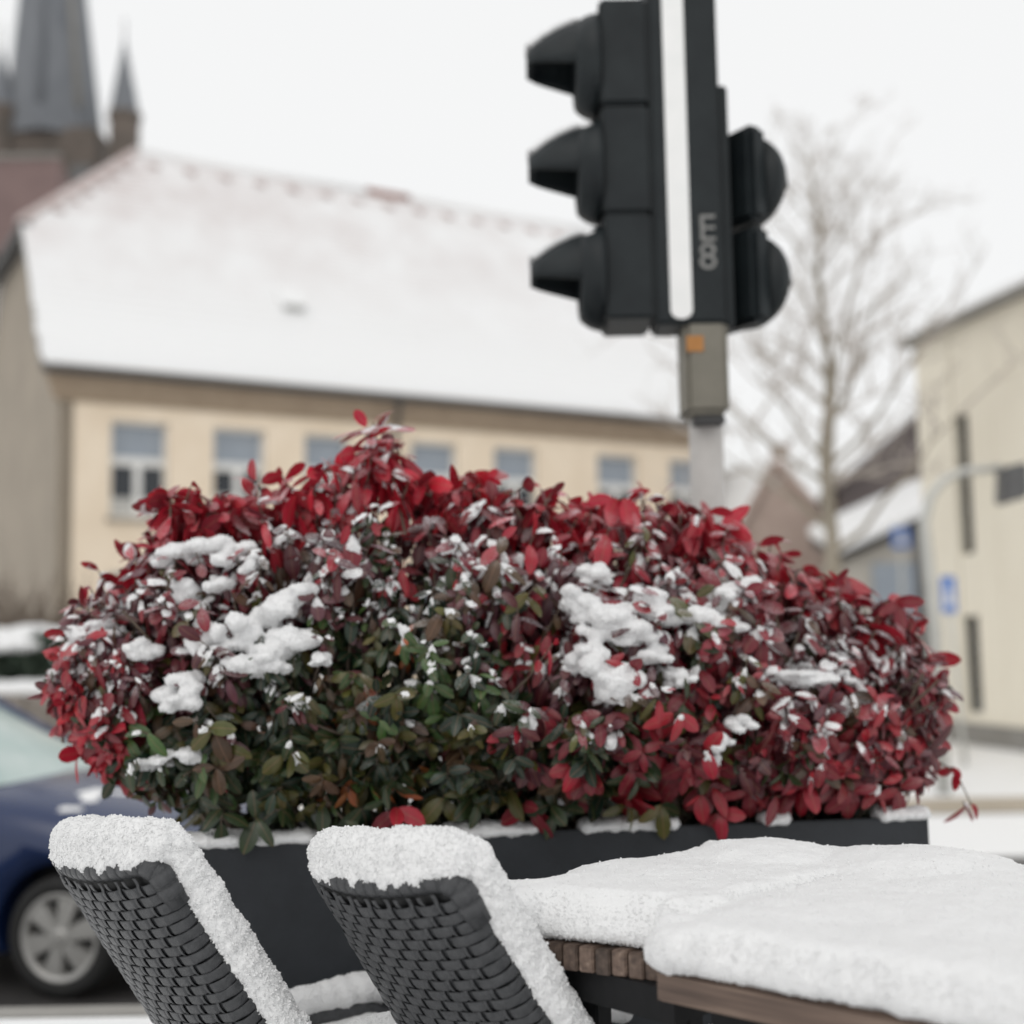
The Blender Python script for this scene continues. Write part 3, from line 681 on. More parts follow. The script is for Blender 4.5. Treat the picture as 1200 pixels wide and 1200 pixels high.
def leaf_cloud(n, fn, size, seed):
    r = np.random.default_rng(seed); P = fn(r, n)
    Q, _ = np.linalg.qr(r.normal(size=(n, 3, 3))); s = size * (.6 + .8 * r.random((n, 1, 1)))
    T = np.array([[-.5, 0, 0], [0, -.28, 0], [.5, 0, 0], [0, .28, 0]])
    V = P[:, None] + np.einsum('kj,nij->nki', T, Q) * s
    return V.reshape(-1, 3), (np.arange(4)[None] + 4 * np.arange(n)[:, None])
for i, (px, py, yy, rx, rz, lb) in enumerate(((30, 775, 16.6, .75, .40, 'rounded snowy evergreen bush behind the low stone wall at left'), (-80, 772, 16.9, .9, .42, 'snowy evergreen bush at the very left edge behind the stone wall'))):
    c = at_y(px, py, yy); o = empty('evergreen_bush', (c.x, c.y, GZ)); tag(o, lb, 'bush')
    def fn(r, n, c=c, rx=rx, rz=rz):
        d = r.normal(size=(n, 3)); d /= np.linalg.norm(d, axis=1)[:, None]; k = .55 + .45 * r.random((n, 1)) ** .5
        return d * k * np.array([rx, rx * .8, rz]) + np.array([0, 0, c.z - GZ])
    V, F = leaf_cloud(2600, fn, .16, 20 + i); me = np_mesh('foliage', V, F); fo = link_mesh('foliage', me, 'evergreen_far', o); fo['kind'] = 'stuff'
    q = MB(); q.tube([(0, 0, 0), (.03, 0, c.z - GZ)], [.07, .04], 7); q.build('trunk', 'bark', o)
    rr2 = np.random.default_rng(40 + i); bl = []
    for k in range(22):
        a = rr2.random() * 6.28; e = .35 + rr2.random() * 1.1
        bl.append((c.x + math.cos(a) * math.cos(e) * rx, c.y + math.sin(a) * math.cos(e) * rx * .8, c.z + math.sin(e) * rz, .2 + .1 * rr2.random(), .2, .08))
    so = snow_union('bush_snow', bl, .05, 2, ((0.16, .05),), mat='snow_far'); tag(so, 'snow clumps lying on the ' + ('rounded evergreen bush behind the stone wall' if i == 0 else 'evergreen bush at the very left edge'), 'snow')
# bare brown hedge against the house
for i, (px, yy, ht, lb) in enumerate(((36, 20.0, 2.9, 'leafless brown hedge shrub below the grey gable wall'), (-60, 20.5, 3.0, 'leafless brown hedge shrub at the far left edge'), (150, 20.5, 2.3, 'leafless brown hedge shrub below the first window of the peach house'))):
    b = at_y(px, 860, yy); o = empty('bare_shrub', (b.x, yy, GZ)); tag(o, lb, 'shrub'); r = random.Random(60 + i); m = MB()
    for k in range(620):
        p = Vector((r.uniform(-1.1, 1.1), r.gauss(0, .35), 0)); d = Vector((r.gauss(0, .3), r.gauss(0, .3), 1)).normalized(); L = ht * r.uniform(.5, 1.05); pa = [p]
        for j in range(4):
            d = (d + Vector((r.gauss(0, .22), r.gauss(0, .22), 0))).normalized(); pa.append(pa[-1] + d * L / 4)
        m.tube(pa, [.022, .018, .014, .010, .005], 3, cap=False)
    c = m.build('stems', 'twig', o, recalc=False); c['kind'] = 'stuff'
# =================================================================== TRAFFIC LIGHT
TY = 4.15; tp = at_y(829, 560, TY); TX = tp.x; tf = TY / FPX
tl = empty('traffic_light', (TX, TY, 0.0)); tag(tl, 'black traffic light on grey pole, three lamps facing left, two facing right', 'traffic light')
def tz(py, px=720): return at_y(px, py, TY).z
m = MB(); m.tube([(0, 0, 0), (0, 0, 1.2), (0, 0, tz(-120))], [.060, .057, .054], 20); m.build('pole', 'pole_grey', tl, True)
m = MB(); m.lathe([(.10, 0), (.10, .05), (.075, .09), (.062, .1)], 20); m.build('pole_base', 'zinc_dark', tl, True)
# cabinet below the heads
z0, z1 = tz(492, 820), tz(384, 820)
m = MB(); m.box(-.078, .062, -.125, .07, z0, z1); cb = m.build('junction_box', 'box_olive', tl, bevel=.018)
m = MB(); m.box(-.066, .05, -.118, .06, z1 + .0005, z1 + .03); m.build('box_lid', 'pole_grey', cb, bevel=.01)
m = MB(); m.box(-.072, -.018, -.1285, -.1252, tz(422, 810), tz(404, 810)); m.build('sticker', 'sticker_orange', cb)
m = MB(); m.box(-.05, .05, -.1, .05, z0 - .03, z0 - .0005); m.build('box_clamp', 'zinc_dark', cb, bevel=.006)
# central housing with a white strip
zb, zt_ = tz(391, 800), tz(-110, 790)
m = MB(); m.box(-.170, .058, -.135, .05, zb, zt_); cen = m.build('centre_housing', 'signal_black', tl, bevel=.012)
m = MB(); n = 8; hw = .035; cxs = -.086; zs = tz(381, 790) + hw * .4
poly = [Vector((cxs - hw, -.1385, zt_ - .02))] + [Vector((cxs + hw * math.cos(math.pi + math.pi * k / n), -.1385, zs - hw * .8 * math.sin(math.pi * k / n))) for k in range(n + 1)] + [Vector((cxs + hw, -.1385, zt_ - .02))]
m.prism(poly, (0, .003, 0)); m.build('white_strip', 'signal_white', cen)
m = MB(); m.box(.0585, .094, -.085, .05, tz(389, 840), tz(112, 840)); m.build('hinge_rail', 'signal_black', tl, bevel=.008)
# faded grey marking characters on the housing
def text_part(txt, size, loc, mat, parent, name='marking', ext=.0008):
    cu = bpy.data.curves.new('t', 'FONT'); cu.body = txt; cu.size = size; cu.extrude = ext; cu.align_x = 'CENTER'; cu.align_y = 'CENTER'
    to = bpy.data.objects.new('t', cu); COL.objects.link(to); dg = bpy.context.evaluated_depsgraph_get()
    me = bpy.data.meshes.new_from_object(to.evaluated_get(dg)); bpy.data.objects.remove(to)
    me.transform(Matrix.Translation(loc) @ Matrix.Rotation(R_(90), 4, 'X')); return link_mesh(name, me, mat, parent)
text_part('E', .125, (.004, -.1365, tz(284, 818)), 'sticker_grey', cen)
text_part('8', .125, (.004, -.1365, tz(316, 820)), 'sticker_grey', cen)

def signal_module(M, parent, sc=1.0, vl=.185):
    m = MB(); m.lathe([(.173 * sc, 0), (.172 * sc, .02 * sc), (.164 * sc, .045 * sc), (.150 * sc, .066 * sc), (.138 * sc, .078 * sc), (.128 * sc, .080 * sc), (.12 * sc, .05 * sc)], 28, M @ Matrix.Rotation(R_(90), 4, 'Y'))
    hd = m.build('lamp_module', 'signal_black', parent, True)
    m = MB(); m.lathe([(.121 * sc, .048 * sc), (.08 * sc, .064 * sc), (.01 * sc, .07 * sc)], 24, M @ Matrix.Rotation(R_(90), 4, 'Y')); m.build('lens', 'lens_dark', hd, True)
    m = MB(); ns, na = 6, 16
    def ring(i, t):
        f = i / ns; x = (.055 + vl * f) * sc; w = (.142 - .062 * f - .02 * max(0, f - .8) / .2) * sc - t; top = (.056 + .094 * (1 - f ** 1.7)) * sc - t; lo = (-.042 + .034 * f) * sc
        pts = [Vector((x, -w, lo))] + [Vector((x, w * math.cos(math.pi - math.pi * k / na), max(top, .004) * math.sin(math.pi * k / na))) for k in range(na + 1)] + [Vector((x, w, lo))]
        return [M @ p for p in pts]
    O = [ring(i, 0) for i in range(ns + 1)]; I = [ring(i, .006 * sc) for i in range(ns + 1)]; k = len(O[0])
    V = [p for r in O for p in r] + [p for r in I for p in r]; off = (ns + 1) * k; F = []
    for i in range(ns):
        for j in range(k - 1):
            F.append((i * k + j, i * k + j + 1, (i + 1) * k + j + 1, (i + 1) * k + j)); F.append((off + i * k + j + 1, off + i * k + j, off + (i + 1) * k + j, off + (i + 1) * k + j + 1))
        for j in (0, k - 1): F.append((i * k + j, (i + 1) * k + j, off + (i + 1) * k + j, off + i * k + j))
    for i in (0, ns):
        for j in range(k - 1): F.append((i * k + j, i * k + j + 1, off + i * k + j + 1, off + i * k + j))
    m.add(V, F); m.build('visor', 'signal_black', hd, True)
    return hd
# head facing left
hz = [tz(80, 690), tz(203, 690), tz(327, 690)]
for zc in hz:
    m = MB(); hp = (hz[0] - hz[1]) / 2 - .003
    m.box(-.327, -.1705, -.13, .13, zc - hp + (.012 if zc == hz[2] else 0), zc + hp); hb_ = m.build('signal_housing', 'signal_black', tl, bevel=.01)
    signal_module(Matrix.Translation((-.325, 0, zc)) @ Matrix.Rotation(R_(180), 4, 'Z'), tl)
# head facing right and away
for py in (208, 325):
    zc = tz(py, 880); M = Matrix.Translation((.10, .02, zc)) @ Matrix.Rotation(R_(34), 4, 'Z')
    m = MB(); m.box(0, .085, -.115, .13, -.1635, .1635, M); m.build('signal_housing', 'signal_black', tl, bevel=.02)
    signal_module(M @ Matrix.Translation((.082, 0, 0)), tl, .92, .10)
# thin snow clinging to the collars
bl = []
for zc in hz[1:]:
    for a in np.linspace(-.5, .6, 7): bl.append((TX - .365, TY - .150 * math.sin(a), zc + .150 * math.cos(a), .026, .03, .014))
for py in (208, 325):
    for a in np.linspace(-.6, .6, 7):
        p = Vector((TX, TY, 0)) + Matrix.Translation((.10, .02, tz(py, 880))) @ Matrix.Rotation(R_(34), 4, 'Z') @ Vector((.082 + .04, .128 * math.sin(a), .128 * math.cos(a))); bl.append((p.x, p.y, p.z, .032, .032, .013))
for zc in hz:
    for f in np.linspace(.12, .92, 9):
        for a in (-.5, -.2, .1, .4):
            tp_ = .056 + .094 * (1 - f ** 1.7); w_ = .142 - .062 * f; bl.append((TX - .325 - .055 - .185 * f, TY - w_ * math.sin(a) * .95, zc + tp_ * math.cos(a) + .004, .022, .026, .011))
so = snow_union('snow', bl, .006, 2, ((0.016, .006),)); tag(so, 'thin patches of snow clinging to the black signal lamps', 'snow', kind='stuff')

# =================================================================== BLUE CAR
ZW = -0.412; WR = .285
wc = at_z(70, 1099, ZW + WR); PSI = R_(-14)
CMX = Matrix.Translation((wc.x, wc.y, ZW)) @ Matrix.Rotation(PSI, 4, 'Z') @ Matrix.Translation((0, .80, 0))
car = bpy.data.objects.new('parked_car', None); COL.objects.link(car); car.matrix_world = CMX
tag(car, 'dark blue hatchback with snow on its bonnet parked by the kerb at left', 'car')
st = [(.735, .34, .50, .53, .50, .45), (.70, .24, .58, .62, .66, .58), (.50, .19, .68, .745, .76, .70), (.12, .19, .78, .855, .80, .74), (-.22, .19, .85, .925, .815, .76), (-.45, .19, .88, .955, .82, .77), (-1.3, .19, .90, .965, .825, .78), (-2.6, .19, .92, .97, .81, .77), (-3.02, .25, .91, .95, .75, .7), (-3.12, .36, .74, .77, .66, .6)]
V = []; F = []
for x, zb, zs, zt2, w, wb_ in st:
    half = [(-wb_, zb), (-w, zb + .16), (-w * 1.005, (zb + zs) / 2), (-w, zs - .13), (-w * .965, zs - .02), (-w * .86, zs + (zt2 - zs) * .55), (-w * .45, zt2), (0, zt2 + .015)]
    ring = half + [(-y, z) for y, z in reversed(half[:-1])]
    V += [(x, y, z) for y, z in ring]
k = 15
for i in range(len(st) - 1):
    for j in range(k): F.append((i * k + j, i * k + (j + 1) % k, (i + 1) * k + (j + 1) % k, (i + 1) * k + j))
F += [tuple(range(k)), tuple(reversed(range((len(st) - 1) * k, len(st) * k)))]
m = MB(); m.add(V, F); body = m.build('body', 'car_blue', car, True)
for x in (0, -2.46):
    m = MB(); m.lathe([(.335, -1.2), (.335, 1.2)], 40, Matrix.Translation((x, 0, WR + .01)) @ Matrix.Rotation(R_(90), 4, 'X')); cut = m.build('cutter', None, car)
    md = body.modifiers.new('b', 'BOOLEAN'); md.object = cut; md.operation = 'DIFFERENCE'; md.solver = 'EXACT'
    bpy.context.view_layer.update(); dg = bpy.context.evaluated_depsgraph_get(); nm = bpy.data.meshes.new_from_object(body.evaluated_get(dg))
    body.modifiers.clear(); body.data = nm; bpy.data.objects.remove(cut)
m = MB(); m.box(-3.0, .6, -.60, .60, .22, .70); m.build('underbody', 'car_plastic', car)
# greenhouse
gs = [(-.30, .905, .72), (-1.08, 1.395, .575), (-2.62, 1.40, .565), (-3.0, .93, .70)]
base = [(-.26, .76, .90), (-3.0, .72, .93)]
gv = [(-.58, -.60, .950), (-.74, -.755, .93), (-1.46, -.585, 1.36), (-1.44, -.35, 1.395), (-2.62, -.575, 1.36), (-2.66, -.3, 1.40), (-3.0, -.70, .92), (-3.03, -.35, .93)]
def mir(p): return (p[0], -p[1], p[2])
P = gv; Q = [mir(p) for p in gv]
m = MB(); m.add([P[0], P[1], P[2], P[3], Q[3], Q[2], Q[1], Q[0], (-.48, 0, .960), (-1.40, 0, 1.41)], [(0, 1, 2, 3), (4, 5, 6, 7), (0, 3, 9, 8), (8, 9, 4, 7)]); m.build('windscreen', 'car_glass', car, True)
for S in (P, Q):
    m = MB(); mid1, mid2 = -1.80, -1.86
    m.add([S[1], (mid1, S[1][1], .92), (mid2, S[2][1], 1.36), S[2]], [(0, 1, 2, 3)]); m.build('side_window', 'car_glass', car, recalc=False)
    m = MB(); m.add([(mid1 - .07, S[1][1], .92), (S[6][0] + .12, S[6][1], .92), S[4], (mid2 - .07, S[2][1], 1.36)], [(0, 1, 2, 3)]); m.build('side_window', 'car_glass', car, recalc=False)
    m = MB(); m.tube([S[1], S[2]], .035, 8); m.build('front_pillar', 'car_blue', car, True)
    m = MB(); m.tube([(mid1 - .035, S[1][1], .92), (mid2 - .035, S[2][1], 1.36)], .035, 8); m.build('door_pillar', 'car_plastic', car, True)
    m = MB(); m.tube([S[6], S[4]], .07, 8); m.build('rear_pillar', 'car_blue', car, True)
    m = MB(); m.tube([S[2], S[4]], .04, 8); m.build('roof_rail', 'car_blue', car, True)
m = MB(); m.add([P[2], P[3], (-1.40, 0, 1.41), Q[3], Q[2], Q[4], Q[5], (-2.68, 0, 1.415), P[5], P[4]], [(0, 1, 8, 9), (1, 2, 7, 8), (2, 3, 6, 7), (3, 4, 5, 6)]); m.build('roof', 'car_blue', car, True)
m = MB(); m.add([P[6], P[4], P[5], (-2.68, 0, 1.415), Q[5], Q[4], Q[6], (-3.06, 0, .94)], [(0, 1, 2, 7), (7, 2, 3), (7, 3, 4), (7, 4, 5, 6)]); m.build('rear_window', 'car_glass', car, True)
for sg in (-1, 1):
    m = MB(); m.hexa([(.60, sg * .66, .50), (.70, sg * .44, .50), (.72, sg * .44, .60), (.58, sg * .70, .64)], [(.50, sg * .70, .52), (.60, sg * .44, .52), (.60, sg * .44, .66), (.36, sg * .735, .69)]); m.build('headlight', 'headlight', car, bevel=.01)
    m = MB(); m.box(.12, .24, sg * .815 - .012, sg * .815 + .012, .60, .635); m.build('side_repeater', 'lamp_amber', car, bevel=.004)
    m = MB(); m.box(-.96, -.80, sg * .9 - .07, sg * .9 + .07, .90, 1.02); mr_ = m.build('door_mirror', 'car_blue', car, bevel=.03)
    m = MB(); m.tube([(-.86, sg * .76, .92), (-.88, sg * .88, .94)], .02, 6); m.build('mirror_arm', 'car_plastic', mr_)
    m = MB(); m.box(-1.62, -.52, sg * .829 - .004, sg * .829 + .004, .50, .56); m.build('door_trim', 'car_plastic', car)
    m = MB(); m.tube([(-1.5, sg * .835, .80), (-1.44, sg * .865, .805), (-1.32, sg * .865, .805), (-1.27, sg * .835, .80)], .014, 6); m.build('door_handle', 'car_blue', car)
m = MB(); m.box(.52, .752, -.70, .70, .30, .44); m.build('bumper', 'car_blue', car, bevel=.05)
m = MB(); m.box(.66, .748, -.34, .34, .49, .58); m.build('grille', 'car_plastic', car, bevel=.02)
# wheels
def wheel(x, sg):
    Mw = Matrix.Translation((x, sg * .72, WR)) @ Matrix.Rotation(R_(90) * (1 if sg < 0 else -1), 4, 'X')
    w = MB(); w.lathe([(.20, -.085), (.255, -.09), (.281, -.07), (.285, 0), (.281, .07), (.255, .09), (.205, .088), (.20, .07), (.20, -.085)], 40, Mw, close=False)
    t = w.build('wheel', 'tyre', car, True)
    r = MB(); r.lathe([(.207, .02), (.207, .086), (.198, .090), (.178, .080), (.172, .045), (.172, .02)], 40, Mw, close=False); r.lathe([(.052, .03), (.056, .078), (.03, .094), (.004, .096)], 20, Mw)
    for k in range(6):
        a = k * math.pi / 3 + .3; Ms = Mw @ Matrix.Rotation(a, 4, 'Z')
        r.hexa([Ms @ Vector((.045, -.034, .045)), Ms @ Vector((.18, -.058, .045)), Ms @ Vector((.18, .058, .045)), Ms @ Vector((.045, .034, .045))], [Ms @ Vector((.045, -.028, .086)), Ms @ Vector((.182, -.050, .080)), Ms @ Vector((.182, .050, .080)), Ms @ Vector((.045, .028, .086))])
    r.build('rim', 'rim_silver', t)
    d = MB(); d.lathe([(.17, .01), (.17, .03), (.01, .032)], 24, Mw); d.build('brake_disc', 'car_plastic', t)
for x in (0, -2.46):
    for sg in (-1, 1): wheel(x, sg)
bl = []
r = np.random.default_rng(5)
def hoodz(x): return np.interp(x, [-.45, -.22, .12, .5], [.955, .925, .855, .745])
for i in range(26):
    x = r.uniform(-.34, -.05); y = r.uniform(-.66, .66) * (1 if x < .2 else .85)
    p = CMX @ Vector((x, y, hoodz(x) - .035 * (y / .66) ** 2 - .012)); bl.append((p.x, p.y, p.z, r.uniform(.06, .12), r.uniform(.08, .14), .019))
so = snow_union('bonnet_snow', bl, .02, 2, ((0.05, .012),), mat='snow_far'); tag(so, 'thin remains of snow below the windscreen of the blue car', 'snow')
# =================================================================== PLANTER
RIM = 0.79
PLv, PRv = at_z(226, 990, RIM), at_z(1088, 957, RIM)
PT = (PRv - PLv); PLEN = PT.length; PT.normalize(); PN = Vector((-PT.y, PT.x, 0)); PD = 0.48
pl = empty('planter', PLv + PT * PLEN / 2 + PN * PD / 2); pl.location.z = 0; pl.rotation_euler = (0, 0, math.atan2(PT.y, PT.x))
tag(pl, 'long anthracite rectangular planter holding the red and green shrub', 'planter')
hl = PLEN / 2; hd_ = PD / 2; th = .025
for x0, x1, y0, y1, nm in ((-hl, hl, -hd_, -hd_ + th, 'front_panel'), (-hl, hl, hd_ - th, hd_, 'back_panel'), (-hl, -hl + th, -hd_ + th + .001, hd_ - th - .001, 'end_panel'), (hl - th, hl, -hd_ + th + .001, hd_ - th - .001, 'end_panel')):
    m = MB(); m.box(x0, x1, y0, y1, 0.03, RIM); m.build(nm, 'anthracite', pl, bevel=.003)
m = MB(); m.box(-hl + .05, hl - .05, -hd_ + .05, hd_ - .05, 0, .06); m.build('foot', 'black_metal', pl)
m = MB(); m.box(-hl + th + .002, hl - th - .002, -hd_ + th + .002, hd_ - th - .002, .5, .735); m.build('soil', 'soil', pl)

# =================================================================== SHRUB
t3 = np.array(PT); n3 = np.array(PN); O3 = np.array(PLv + PN * PD / 2); O3[2] = 0
def bush_ab(px, py):
    p = np.array(at_pl(px, py, O3, PN)); return (p - O3) @ t3, p[2]
top_px = [(x + 22 * (1 - x / 580.) if x < 580 else x - 26 * (x - 580) / 530., y) for x, y in [(52, 800), (58, 735), (85, 690), (120, 660), (160, 615), (205, 590), (270, 580), (330, 568), (392, 558), (412, 530), (430, 515), (452, 518), (470, 545), (505, 560), (560, 568), (610, 580), (660, 592), (740, 588), (800, 596), (845, 610), (880, 640), (930, 668), (985, 690), (1040, 708), (1085, 720), (1100, 755), (1108, 800)]]
low_px = [(x + 22 * (1 - x / 580.) if x < 580 else x - 26 * (x - 580) / 530., y) for x, y in [(52, 812), (75, 860), (110, 905), (140, 945), (200, 972), (1050, 945), (1078, 930), (1092, 880), (1108, 810)]]
TA = np.array([bush_ab(*p) for p in top_px]); LA = np.array([bush_ab(*p) for p in low_px]); LA[4, 1] = LA[5, 1] = RIM + .02
A0_, A1_ = TA[0, 0], TA[-1, 0]; AC = (A0_ + A1_) / 2; AE = (A1_ - A0_) / 2
def hi(a): return np.interp(a, TA[:, 0], TA[:, 1])
def lo(a): return np.interp(a, LA[:, 0], LA[:, 1])
def dep(a): return .43 * np.sqrt(np.clip(1 - ((a - AC) / (AE * 1.03)) ** 2, .02, 1)) ** .8
def zmid(a): return lo(a) + .32 * (hi(a) - lo(a))
def bush_in(P):
    q = P - O3; a = q @ t3; b = q @ n3; z = P[..., 2]; zc = zmid(a); H, Lw = hi(a), lo(a)
    up = np.where(z > zc, (z - zc) / np.maximum(H - zc, .02), (z - zc) / np.maximum(zc - Lw, .02))
    return np.where((a < A0_) | (a > A1_), 9, (b / dep(a)) ** 2 + up ** 2)
def bush_hit(px, py):
    d = np.array(ray(px, py)); d /= d[1]
    ys = np.arange(2.2, 3.6, .01); P = np.array([0, 0, CAM_Z]) + d * ys[:, None]; w = np.where(bush_in(P) < 1)[0]
    return P[w[0]] if len(w) else P[60]

LXS = np.array([0, .12, .34, .60, .84, .95, 1.0]); LHW = np.array([0, .125, .235, .265, .185, .085, 0])
def leaf_base(c, twist=0.0, fold=.22, nx=5):
    xs = LXS; hw = LHW
    V = []; rib = []
    for x, h in zip(xs, hw):
        zz = -c * x ** 1.7; xx = x * (1 - .25 * c * x)
        pts = [(xx, 0, zz)] if h == 0 else [(xx, -h, zz + fold * h), (xx, 0, zz), (xx, h, zz + fold * h)]
        for p in pts:
            w = twist * x; y, z = p[1] * math.cos(w) - 0 * math.sin(w), p[2] + p[1] * math.sin(w); V.append((p[0], y, z)); rib.append(abs(p[1]) / .265)
    F = [(0, 2, 1), (0, 3, 2)]
    for i in range(4):
        b0, b1 = 1 + 3 * i, 4 + 3 * i
        for k in (0, 1): F += [(b0 + k, b0 + k + 1, b1 + k + 1), (b0 + k, b1 + k + 1, b1 + k)]
    F += [(13, 14, 16), (14, 15, 16)]
    return np.array(V), np.array(F), np.array(rib)
VCF = ((.24, .15, .20), (.50, -.3, -.28), (.78, .25, -.18), (1.05, -.2, -.34))
VAR = [leaf_base(c, t, f) for c, t, f in VCF]
def cap_base(c, fold, x0=.04, x1=.9, th=.16, nx=7, ny=5):
    V = []
    for i in range(nx):
        x = x0 + (x1 - x0) * i / (nx - 1); h = (np.interp(x, LXS, LHW) + .01) * .93
        for j in range(ny):
            y = -1 + 2 * j / (ny - 1); e = (1 - y * y) ** .5 * max(0, 1 - (2 * i / (nx - 1) - 1) ** 4) ** .5
            V.append((x * (1 - .25 * c * x), y * h, -c * x ** 1.7 + fold * h * abs(y) + th * e - .012))
    F = []
    for i in range(nx - 1):
        for j in range(ny - 1):
            a = i * ny + j; F += [(a, a + ny, a + ny + 1), (a, a + ny + 1, a + 1)]
    return np.array(V), np.array(F)
CAPS = [cap_base(c, f, .04, .88, .13) for c, _, f in VCF]
CAPS_S = [cap_base(c, f, .02, .54, .11) for c, _, f in VCF]

PAL = {'bright': (.35, .019, .034), 'crimson': (.20, .017, .028), 'maroon': (.088, .018, .024), 'purple': (.115, .042, .052), 'bronze': (.085, .048, .026),
       'olive': (.085, .080, .020), 'green': (.028, .046, .017), 'dark': (.013, .029, .015), 'orange': (.34, .10, .035), 'pink': (.36, .07, .085), 'fresh': (.050, .095, .026), 'vivid': (.45, .020, .040)}
def zone(px, zf, r):
    """mix of leaf colours by place on the shrub: new red shoots at top and ends, old green leaves low in the middle"""
    def pick(**k): 
        n = list(k); w = np.array([k[i] for i in n]); return n[r.choice(len(n), p=w / w.sum())]
    if px < 115: return pick(bright=5, crimson=4, maroon=1, orange=.5)
    if px > 880: 
        if zf < .18: return pick(crimson=4, maroon=3.5, bright=1, bronze=1.5, green=1)
        return pick(bright=1.8, crimson=4, maroon=3.2, purple=1.8, bronze=.5, green=.3, pink=.5)
    if zf > .86: return pick(vivid=3, bright=4, crimson=3, maroon=1)
    if px < 600:
        g = np.exp(-((px - 455) / 120.) ** 2)
        if zf > .66: return pick(bright=1.2, crimson=2.5, maroon=3, purple=3, bronze=1.2, green=(4 if zf < .76 else .5) * g, fresh=(3 if zf < .76 else 0) * g)
        if zf > .42: return pick(crimson=.8 * (1 - g), maroon=2.2 * (1 - g) + .3, purple=2.2 * (1 - g) + .4, bronze=1.6, olive=1, green=.6 + 3 * g, dark=1.5 * g, fresh=2.6 * g)
        return pick(olive=1.6, green=3, dark=3, fresh=1.3, bronze=.8, maroon=.5 * (1 - g), orange=.22, crimson=.25 * (1 - g))
    if zf > .62: return pick(bright=2.5, crimson=4, maroon=3, purple=1.2, bronze=1, olive=.3)
    if zf > .3: return pick(crimson=3.4, bright=1.5, maroon=3, purple=.8, bronze=1.3, olive=1, green=.7, pink=.6)
    k = max(0, min(1, (px - 600) / 280.))
    return pick(green=2.6, dark=2.6 * (1 - k), olive=1.5, bronze=1.2, crimson=.7 + 2.6 * k, maroon=.5 + 1.5 * k, bright=.1 + .5 * k, orange=.15)

rs = np.random.default_rng(21)
LB_, LX, LN, LL, LVAR, LCOL, LZF = [], [], [], [], [], [], []
stems = MB()
def unit(v): return v / np.linalg.norm(v)
def add_shoot(tip, d, nleaf, size, colkey, step=.015, zf=.5, stem_len=None):
    d = unit(d); ref = unit(np.cross(d, rs.normal(size=3))); ref2 = np.cross(d, ref); ph0 = rs.random() * 6.28
    for i in range(nleaf):
        f = i / max(nleaf - 1, 1); beta = R_(22 + 62 * f ** .7 + rs.normal() * 9); ph = ph0 + i * 2.4
        rad = ref * math.cos(ph) + ref2 * math.sin(ph)
        ld = d * math.cos(beta) + rad * math.sin(beta); nl = d * math.sin(beta) - rad * math.cos(beta)
        droop = .45 + .75 * f + rs.normal() * .18
        ld = unit(ld + np.array([0, 0, -droop])); nl = unit(nl + np.array([0, 0, .55]) - ld * (nl + np.array([0, 0, .55])).dot(ld))
        ll = size * (.62 + .5 * math.sin(min(1, .25 + f) * 2.2)) * (1 + rs.normal() * .12)
        LB_.append(tip - d * step * i); LX.append(ld); LN.append(nl); LL.append(max(ll, .02)); LVAR.append(rs.integers(0, 4)); LZF.append(zf)
        key = colkey
        if f > .6 and rs.random() < .35: key = {'bright': 'crimson', 'crimson': 'maroon', 'maroon': 'bronze', 'purple': 'bronze', 'bronze': 'olive', 'olive': 'green', 'green': 'dark'}.get(key, key)
        c = np.array(PAL[key]) * (1 + rs.normal() * .16) * (1 + rs.normal(size=3) * .06); LCOL.append(np.clip(c, .004, .6))
    L = stem_len or step * nleaf + .08
    e = tip - d * L; e2 = tip - d * L * .5 + np.array([0, 0, -.01])
    stems.tube([e, e2, tip], [.0035, .0028, .0015], 4, cap=False)
NS = 2800
for i in range(NS):
    a = A0_ + (A1_ - A0_) * rs.random()
    # more on the side that faces the terrace
    phi = R_(rs.uniform(-62, 100)) if rs.random() < .8 else R_(rs.uniform(100, 215))
    zc = zmid(a); H, Lw = hi(a), lo(a); D = dep(a)
    s, c = math.sin(phi), math.cos(phi)
    zz = zc + (H - zc) * s if s > 0 else zc + (zc - Lw) * s
    rho = .55 + .45 * rs.random() ** .45
    inner = i > 2200
    if inner: rho = rs.uniform(.12, .6)
    nzv = mnoise.noise(Vector((a * 9.0, phi * 3.2, 3.1)))
    if nzv < -.02 and not inner: rho *= .78
    cen = O3 + t3 * a + np.array([0, 0, zc]); surf = O3 + t3 * a - n3 * D * c + np.array([0, 0, zz])
    tip = cen + (surf - cen) * rho
    out = t3 * ((a - AC) / AE) ** 3 * .9 - n3 * c + np.array([0, 0, s * 1.0])
    d = unit(out) + np.array([0, 0, .42]) + rs.normal(size=3) * .28
    zf = (tip[2] - Lw) / max(H - Lw, .05)
    px = project(tip[None])[0][0]
    key = zone(px + rs.normal() * 30, zf + rs.normal() * .07, rs)
    if inner: key = ('green', 'dark', 'olive', 'dark', 'bronze')[rs.integers(0, 5)]  # old-leaf colours, weighted dark to deepen the shade inside the shrub
    size = rs.uniform(.034, .061) * (1.1 if key in ('bright', 'crimson') else .95)
    if 360 < px < 560 and zf < .7: size *= .9
    if px > 700: size *= 1.06
    add_shoot(tip, d, int(rs.integers(6, 10)), size, key, rs.uniform(.011, .017), zf)
